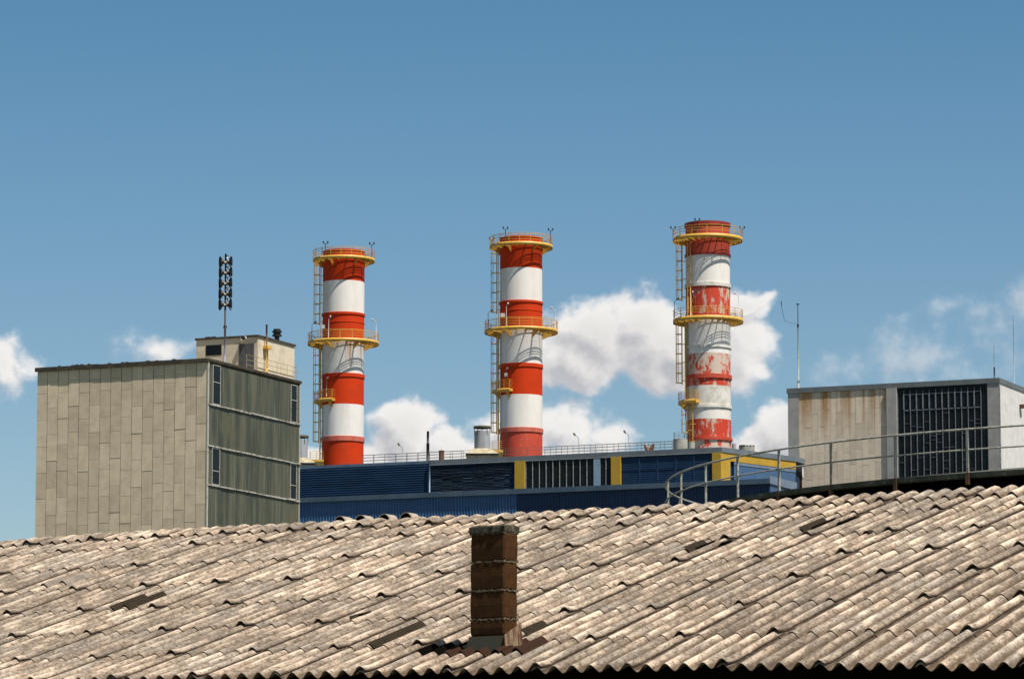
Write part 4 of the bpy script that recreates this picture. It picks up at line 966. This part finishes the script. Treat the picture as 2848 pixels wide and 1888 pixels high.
def sheet_mesh(specs, name, mat, parent, thick=.0065, wav=12):
    """specs: (s0, s1, r_low, r_up, z_up, z_low, corner_lift, tilt_s, jitter)"""
    V = []; Fc = []; UV = []; off = 0; up2 = 0
    for (s0, s1, rl, ru, zu, zl, cl, ts, ju) in specs:
        nx = max(3, int(round((s1 - s0) * 5 * wav))) ; ny = max(4, int((rl - ru) * 14)) + (4 if ru < R0 else 0)
        ss = np.linspace(s0, s1, nx + 1); rs = np.linspace(ru, rl, ny + 1); Sg, Rg = np.meshgrid(ss, rs)
        fy = (Rg - ru) / (rl - ru); fx = (Sg - s0) / (s1 - s0)
        h = -2 * AMP * np.abs(np.sin(PI * 5 * Sg)) ** 2.1 + zu + (zl - zu) * fy + ts * fx + (.006 * np.clip((fx - .93) / .07, 0, 1) ** 1.5 if ts > .01 else 0) + cl * np.clip((fx - .83) / .05, 0, 1) * np.clip((fy - .87) / .13, 0, 1)
        top = surf(Sg, Rg + ju * fx, h); bot = surf(Sg, Rg + ju * fx, h - thick)
        n1 = (nx + 1) * (ny + 1); V.append(top.reshape(-1, 3)); V.append(bot.reshape(-1, 3))
        uvx = Sg * 5; uvy = Rg * QL + up2 * 3.37 ; uvs = np.stack([uvx, uvy], -1).reshape(-1, 2); UV.append(uvs); UV.append(uvs + .01); up2 += 1
        idx = np.arange(n1).reshape(ny + 1, nx + 1)
        a, b, c, d = idx[:-1, :-1], idx[:-1, 1:], idx[1:, 1:], idx[1:, :-1]
        Fc.append(np.stack([d, c, b, a], -1).reshape(-1, 4) + off); Fc.append(np.stack([a, b, c, d], -1).reshape(-1, 4) + off + n1)
        for ring in (idx[-1, :], idx[0, ::-1], idx[::-1, -1], idx[:, 0]):
            p, q = ring[:-1], ring[1:]; Fc.append(np.stack([q, p, p + n1, q + n1], -1).reshape(-1, 4)[:, ::-1] + off)
        off += 2 * n1
    V = np.concatenate(V); Fc = np.concatenate(Fc); UV = np.concatenate(UV)
    me = bpy.data.meshes.new(name); me.vertices.add(len(V)); me.vertices.foreach_set('co', V.ravel()); me.loops.add(Fc.size); me.polygons.add(len(Fc))
    me.loops.foreach_set('vertex_index', Fc.ravel().astype(np.int32)); me.polygons.foreach_set('loop_start', np.arange(0, Fc.size, 4, dtype=np.int32)); me.polygons.foreach_set('loop_total', np.full(len(Fc), 4, dtype=np.int32))
    me.update(calc_edges=True); lay = me.uv_layers.new(name='UVMap'); lay.data.foreach_set('uv', UV[Fc.ravel()].ravel())
    me.polygons.foreach_set('use_smooth', np.ones(len(Fc), bool)); me.materials.append(mat); me.validate()
    try: me.set_sharp_from_angle(angle=R(50))
    except Exception: pass
    o = bpy.data.objects.new(name, me); col.objects.link(o); o.parent = parent
    return o

def shed():
    root = empty('shed_building', (0, 0, 0), 0, 'low building in front whose pale weathered corrugated roof fills the foreground', 'building')
    sp = []
    rows = [(1.0, .36), (2.0, .9), (3.0, 1.9), (4.0, 2.9), (5.0, 3.9), (6.0, 4.9), (6.80, 5.9)]
    for (rl, ru) in rows:
        for i in range(-7, 15):
            cl = random.uniform(.014, .032) if random.random() < .85 else .006
            sp.append((i - 1 - .05, i + .06, rl + random.uniform(-.006, .006), ru, 0, .012 + random.uniform(0, .005), cl, .013, random.uniform(-.012, .012)))
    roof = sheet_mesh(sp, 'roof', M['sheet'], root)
    cp = []
    for i in range(-7, 15):
        cp.append((i - 1 - .05, i + .06, .45 + random.uniform(-.02, .02), -.42, .018, .026 + random.uniform(0, .006), random.uniform(.014, .030), .013, random.uniform(-.02, .02)))
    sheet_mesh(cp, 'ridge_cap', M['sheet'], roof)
    fs = []
    for i in range(-3, 6): fs.append((i * 2.5 - .05, i * 2.5 + 2.56, .1 - .5, -6.4, 0, .0, 0, .0, 0))
    fs = [(s0, s1, -.3, -6.4, -.004, -.004, 0, 0, 0) for (s0, s1, *_r) in fs]
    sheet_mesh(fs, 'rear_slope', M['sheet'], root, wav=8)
    # walls, purlins and underside
    def W(s, r, h=-.12): return Vector(surf(s, r, h).tolist())
    s0, s1 = -7.8, 13.8
    mb = MB()
    for ra, rb in ((6.45, 6.35), (-6.0, -6.1)):
        a, b, c, d = W(s0, ra), W(s1, ra), W(s1, rb), W(s0, rb)
        mb.hexa([Vector((p.x, p.y, GZ)) for p in (a, b, c, d)], [a, b, c, d])
    for ss in (s0, s1 - .3):
        A_, B_, C_ = W(ss, 6.45), W(ss, .12), W(ss, -6.1); off = Vector(e_.tolist()) * .3
        lo = [Vector((p.x, p.y, GZ)) for p in (A_, C_)]
        vs = [lo[0], lo[1], C_, B_, A_]; vs += [v + off for v in vs]
        mb.add(vs, [(0, 1, 2, 3, 4), (9, 8, 7, 6, 5), (0, 5, 6, 1), (1, 6, 7, 2), (2, 7, 8, 3), (3, 8, 9, 4), (4, 9, 5, 0)])
    mb.build('wall', M['wall_dark'], root)
    mb = MB()
    for r_ in (6.5, 5.5, 4.2, 2.9, 1.6, .5):
        mb.hexa([W(s0, r_, -.18), W(s1, r_, -.18), W(s1, r_ - .06, -.18), W(s0, r_ - .06, -.18)], [W(s0, r_, -.066), W(s1, r_, -.066), W(s1, r_ - .06, -.066), W(s0, r_ - .06, -.066)])
    mb.build('purlin', M['wall_dark'], root)
    # bitumen repair patches and openings whose inner shade is a black sheet
    def patch(specs, name='repair_patch', mat=None, lift=.024):
        return sheet_mesh([(a, b, rl, ru, lift, lift + .011, 0, .0075, ju) for a, b, rl, ru, ju in specs], name, mat or M['patch'], roof, .004)
    _L = .015
    patch([(-.60, -.46, 3.99, 3.45, 0), (-.46, -.30, 3.98, 3.38, .0)])
    patch([(4.37, 4.50, 5.98, 5.18, 0)])
    patch([(3.24, 3.42, 4.82, 4.66, .02)])
    patch([(5.93, 6.10, 5.72, 5.38, 0)])
    patch([(5.78, 5.97, 2.5, 2.12, 0)], lift=.034); patch([(6.07, 6.22, 2.36, 2.10, 0)], lift=.03)
    patch([(6.80, 6.98, 1.80, 1.30, 0)], lift=.036); patch([(7.08, 7.22, 1.62, 1.20, 0)], lift=.03)
    patch([(-2.7, -2.5, 2.78, 2.45, 0), (-2.45, -2.28, 2.7, 2.3, 0)], mat=M['patch_faint'])
    patch([(7.75, 7.84, 2.12, 2.02, 0)])
    h1 = patch([(5.18, 5.40, 6.24, 5.98, 0), (5.40, 5.62, 6.26, 5.90, 0)], 'dark_opening_sheet', M['tank_black'], .014)
    patch([(5.58, 5.80, 6.34, 6.12, 0)], 'flashing_tray', M['flash_rust'], .020)
    patch([(5.78, 6.24, 6.36, 6.0, 0)], 'flashing_tray', M['flash_rust'], .024)
    patch([(6.22, 6.50, 6.32, 5.93, 0)], 'flashing_tray', M['flash_rust'], .022)
    return root, roof
shed_root, shed_roof = shed()

def ray_roof(u, v):
    """point of the roof seen at u, v"""
    d = np.array(ray(u, v)); q = X0 - .02 * n_; t = (q @ n_) / (d @ n_); p = d * t
    for _ in range(4):
        rel = p - X0; s = rel @ e_ / SW; r = -(rel @ up_) / QL
        db = poly(CB, (np.clip(s, -5.5, 11.5) - 3) / 8, (np.clip(r, .3, 6.8) - 3.5) / 3.5); q = X0 + (db - .02) * n_; t = (q @ n_) / (d @ n_); p = d * t
    return Vector(p.tolist())

def chimney():
    p = ray_roof(1402, 1812); y = p.y
    QB = QA + R(9)
    root = empty('chimney', p, -QB, 'square brown block chimney with mossy cap rising through the corrugated roof', 'chimney')
    D = Vector((math.sin(QA), math.cos(QA), 0)); E = Vector((math.cos(QA), -math.sin(QA), 0))
    w = 96 / (F / y) / math.cos(QB); dp = 41 / (F / y) / math.sin(QB) * .97
    Z = lambda v: at(1402, v, y).z - p.z
    tiers = [(1481, 1556), (1562, 1636), (1642, 1716), (1722, 1762)]
    for i, (v1, v0) in enumerate(tiers):
        z0, z1 = Z(v0), Z(v1); a, b = random.uniform(-.005, .005), random.uniform(-.005, .005); n = 7
        mb = MB(); r = [(-w + a, 0 + b), (0 + a, 0 + b), (0 + a, dp + b), (-w + a, dp + b)]
        # rounded, slightly uneven block courses
        ring = []
        for k, (f, ins) in enumerate([(0, .012), (.08, .002), (.5, -.003), (.92, .002), (1, .012)]):
            z = z0 + (z1 - z0) * f
            for (cx, cy) in ((0, 0), (1, 0), (1, 1), (0, 1)):
                for (ox, oy) in ({(0, 0): ((.015, 0), (0, .015)), (1, 0): ((0, .015), (-.015, 0)), (1, 1): ((-.015, 0), (0, -.015)), (0, 1): ((0, -.015), (.015, 0))}[(cx, cy)])[::(-1 if (cx, cy) in ((0, 0), (0, 1), (1, 0), (1, 1)) and False else 1)]:
                    ring.append((cx, cy, ox, oy, ins, z))
        vs = []
        order = {(0, 0): [(0, .015), (.015, 0)], (1, 0): [(-.015, 0), (0, .015)], (1, 1): [(0, -.015), (-.015, 0)], (0, 1): [(.015, 0), (0, -.015)]}
        for f, ins in [(0, .006), (.05, .001), (.5, -.001), (.95, .001), (1, .006)]:
            z = z0 + (z1 - z0) * f
            for cn in ((0, 0), (1, 0), (1, 1), (0, 1)):
                for ox, oy in order[cn]:
                    x = (-w + ins if cn[0] == 0 else -ins) + ox + a; yy = (ins if cn[1] == 0 else dp - ins) + oy + b
                    vs.append((x + random.uniform(-.0015, .0015), yy + random.uniform(-.0015, .0015), z))
        fs = [tuple(range(8))[::-1], tuple(range(32, 40))] + [(k * 8 + j, k * 8 + (j + 1) % 8, (k + 1) * 8 + (j + 1) % 8, (k + 1) * 8 + j) for k in range(4) for j in range(8)]
        mb.add(vs, fs); mb.build('chimney_block', M['brick'], root)
        # crumbly mortar bead on top of the course
        mb = MB(); zt = z1
        zn = Z(tiers[i - 1][1]) if i else Z(1478)
        per = [((-w, 0), (0, 0)), ((0, 0), (0, dp)), ((0, dp), (-w, dp)), ((-w, dp), (-w, 0))]
        mb.box(-w + .022, -.022, .022, dp - .022, zt - .01, zn + .01)
        for (x0, y0), (x1, y1) in per:
            L_ = math.hypot(x1 - x0, y1 - y0); n = int(L_ / .012)
            for k in range(n):
                t = (k + random.random()) / n; q = random.uniform(.004, .010); x = x0 + (x1 - x0) * t; yy = y0 + (y1 - y0) * t
                x = min(max(x, -w + .006), -.006) ; yy = min(max(yy, .006), dp - .006)
                zc = (zt + zn) / 2 + random.uniform(-.006, .006); mb.box(x - q, x + q, yy - q, yy + q, zc - q * .9, zc + q * .9)
        mb.build('mortar', M['mortar'], root)
    # cap
    mb = MB(); z0, z1 = Z(1480), Z(1457); n = 12; vs = []
    o = .001
    for z, g in ((z0, 0), (z0 + .012, .006), (z1 - .012, .006), (z1, -.01)):
        for k in range(4 * n):
            sd_, t = k // n, (k % n) / n; x0, x1, y0, y1 = -w - o - g, o + g, -o - g, dp + o + g
            P_ = [(x0 + (x1 - x0) * t, y0), (x1, y0 + (y1 - y0) * t), (x1 - (x1 - x0) * t, y1), (x0, y1 - (y1 - y0) * t)][sd_]
            vs.append((P_[0] + random.uniform(-.004, .004), P_[1] + random.uniform(-.004, .004), z + random.uniform(-.005, .005)))
    K = 4 * n; mb.add(vs, [tuple(range(K))[::-1], tuple(range(3 * K, 4 * K))] + [(i * K + k, i * K + (k + 1) % K, (i + 1) * K + (k + 1) % K, (i + 1) * K + k) for i in range(3) for k in range(K)])
    mb.build('cap', M['cap'], root)
    # core below the blocks and metal flashings
    zb = Z(1762)
    MB().box(-w + .012, -.012, .012, dp - .012, -.4, zb + .004).build('base', M['brick'], root)
    f = MB(); zl = Z(1805); zt_ = Z(1766)
    f.hexa([(-w - .022, -.05, zl - .03), (-.03, -.05, zl - .03), (-.035, -.006, zl - .03), (-w - .022, -.006, zl - .03)], [(-w + .0, -.010, zt_), (-.0, -.010, zt_), (-.0, -.004, zt_), (-w + .0, -.004, zt_)])
    f.build('front_flashing', M['lead'], root)
    f = MB(); f.hexa([(.004, -.012, zl - .05), (.03, -.012, zl - .05), (.035, dp + .02, zl + .04), (.004, dp + .02, zl + .04)], [(.004, -.012, zt_ + .0), (.012, -.012, zt_ + .0), (.014, dp + .02, zt_ + .12), (.004, dp + .02, zt_ + .12)])
    f.build('side_flashing', M['streak_flash'], root)
M['streak_flash'] = streaked('rusty_side_flashing', (.30, .22, .13), (.07, .022, .007), 26, .36, .52, .1, -.25)
chimney()

# ridge openings: raised half-round ridge pieces
def ridge_tube(u, v, label, dark=False, rad=.078, ln=.16, yaw=36):
    p = ray_roof(u, v + 14); b = Vector(surf(((np.array(p) - X0) @ e_) / SW, -.15, .0).tolist())
    t = (b.y) ; q = at(u, v, t)
    a = R(yaw); ax = Vector((math.sin(a), math.cos(a), -.03)).normalized(); sdv = Vector((ax.y, -ax.x, 0)).normalized(); up = Vector((0, 0, 1))
    root = empty('ridge_vent', q - up * rad, 0, label, 'roof tile', 'raised half round pieces on the ridge')
    def shell(r0, r1, mat, name, x0, x1, cap=False):
        mb = MB(); vs = []
        N_ = 14
        for x in (x0, x1):
            for r_ in (r0, r1):
                for k in range(N_ + 1):
                    w = -.25 + (PI + .5) * k / N_; vs.append(ax * x + sdv * (r_ * math.cos(w)) + up * (r_ * math.sin(w) * 1.1))
        K = N_ + 1; fs = []
        for k in range(N_):
            fs += [(k, k + 1, K + k + 1, K + k), (2 * K + k, 3 * K + k, 3 * K + k + 1, 2 * K + k + 1), (K + k, K + k + 1, 3 * K + k + 1, 3 * K + k), (k, 2 * K + k, 2 * K + k + 1, k + 1)]
        mb.add(vs, fs, 0, False)
        if cap: mb.add([ax * (x1 - .01) + sdv * (r1 * math.cos(w)) + up * (r1 * math.sin(w) * 1.1) for w in [-.25 + (PI + .5) * k / N_ for k in range(N_ + 1)]], [tuple(range(N_ + 1))])
        mb.build(name, mat, root)
    shell(rad - .008, rad, M['tile_plain'], 'tile', 0, ln); shell(rad - .016, rad - .009, M['tank_black'], 'hollow', .004, ln, True)  # black liner paints in the shade inside the piece
M['tile_plain'] = simple('fibre_cement_plain', (.36, .30, .235), .95, (.24, .19, .14), 14, .4, .65, bmp=.4, c3=(.12, .09, .06), s3=30, lo3=.6, hi3=.68)
for u, v, lb in ((944, 1436, 'first raised half round ridge piece from the left'), (1002, 1433, 'second raised half round ridge piece from the left'),
                 (1067, 1430, 'third raised half round ridge piece from the left'), (1128, 1426, 'fourth raised half round ridge piece, nearest the brown chimney')):
    ridge_tube(u, v, lb, rad=.088)
ridge_tube(1584, 1416, 'small dark half round ridge piece right of the brown chimney', rad=.05, ln=.12)
ridge_tube(1655, 1411, 'wider dark half round ridge piece farther right of the brown chimney', rad=.085, ln=.12, yaw=20)
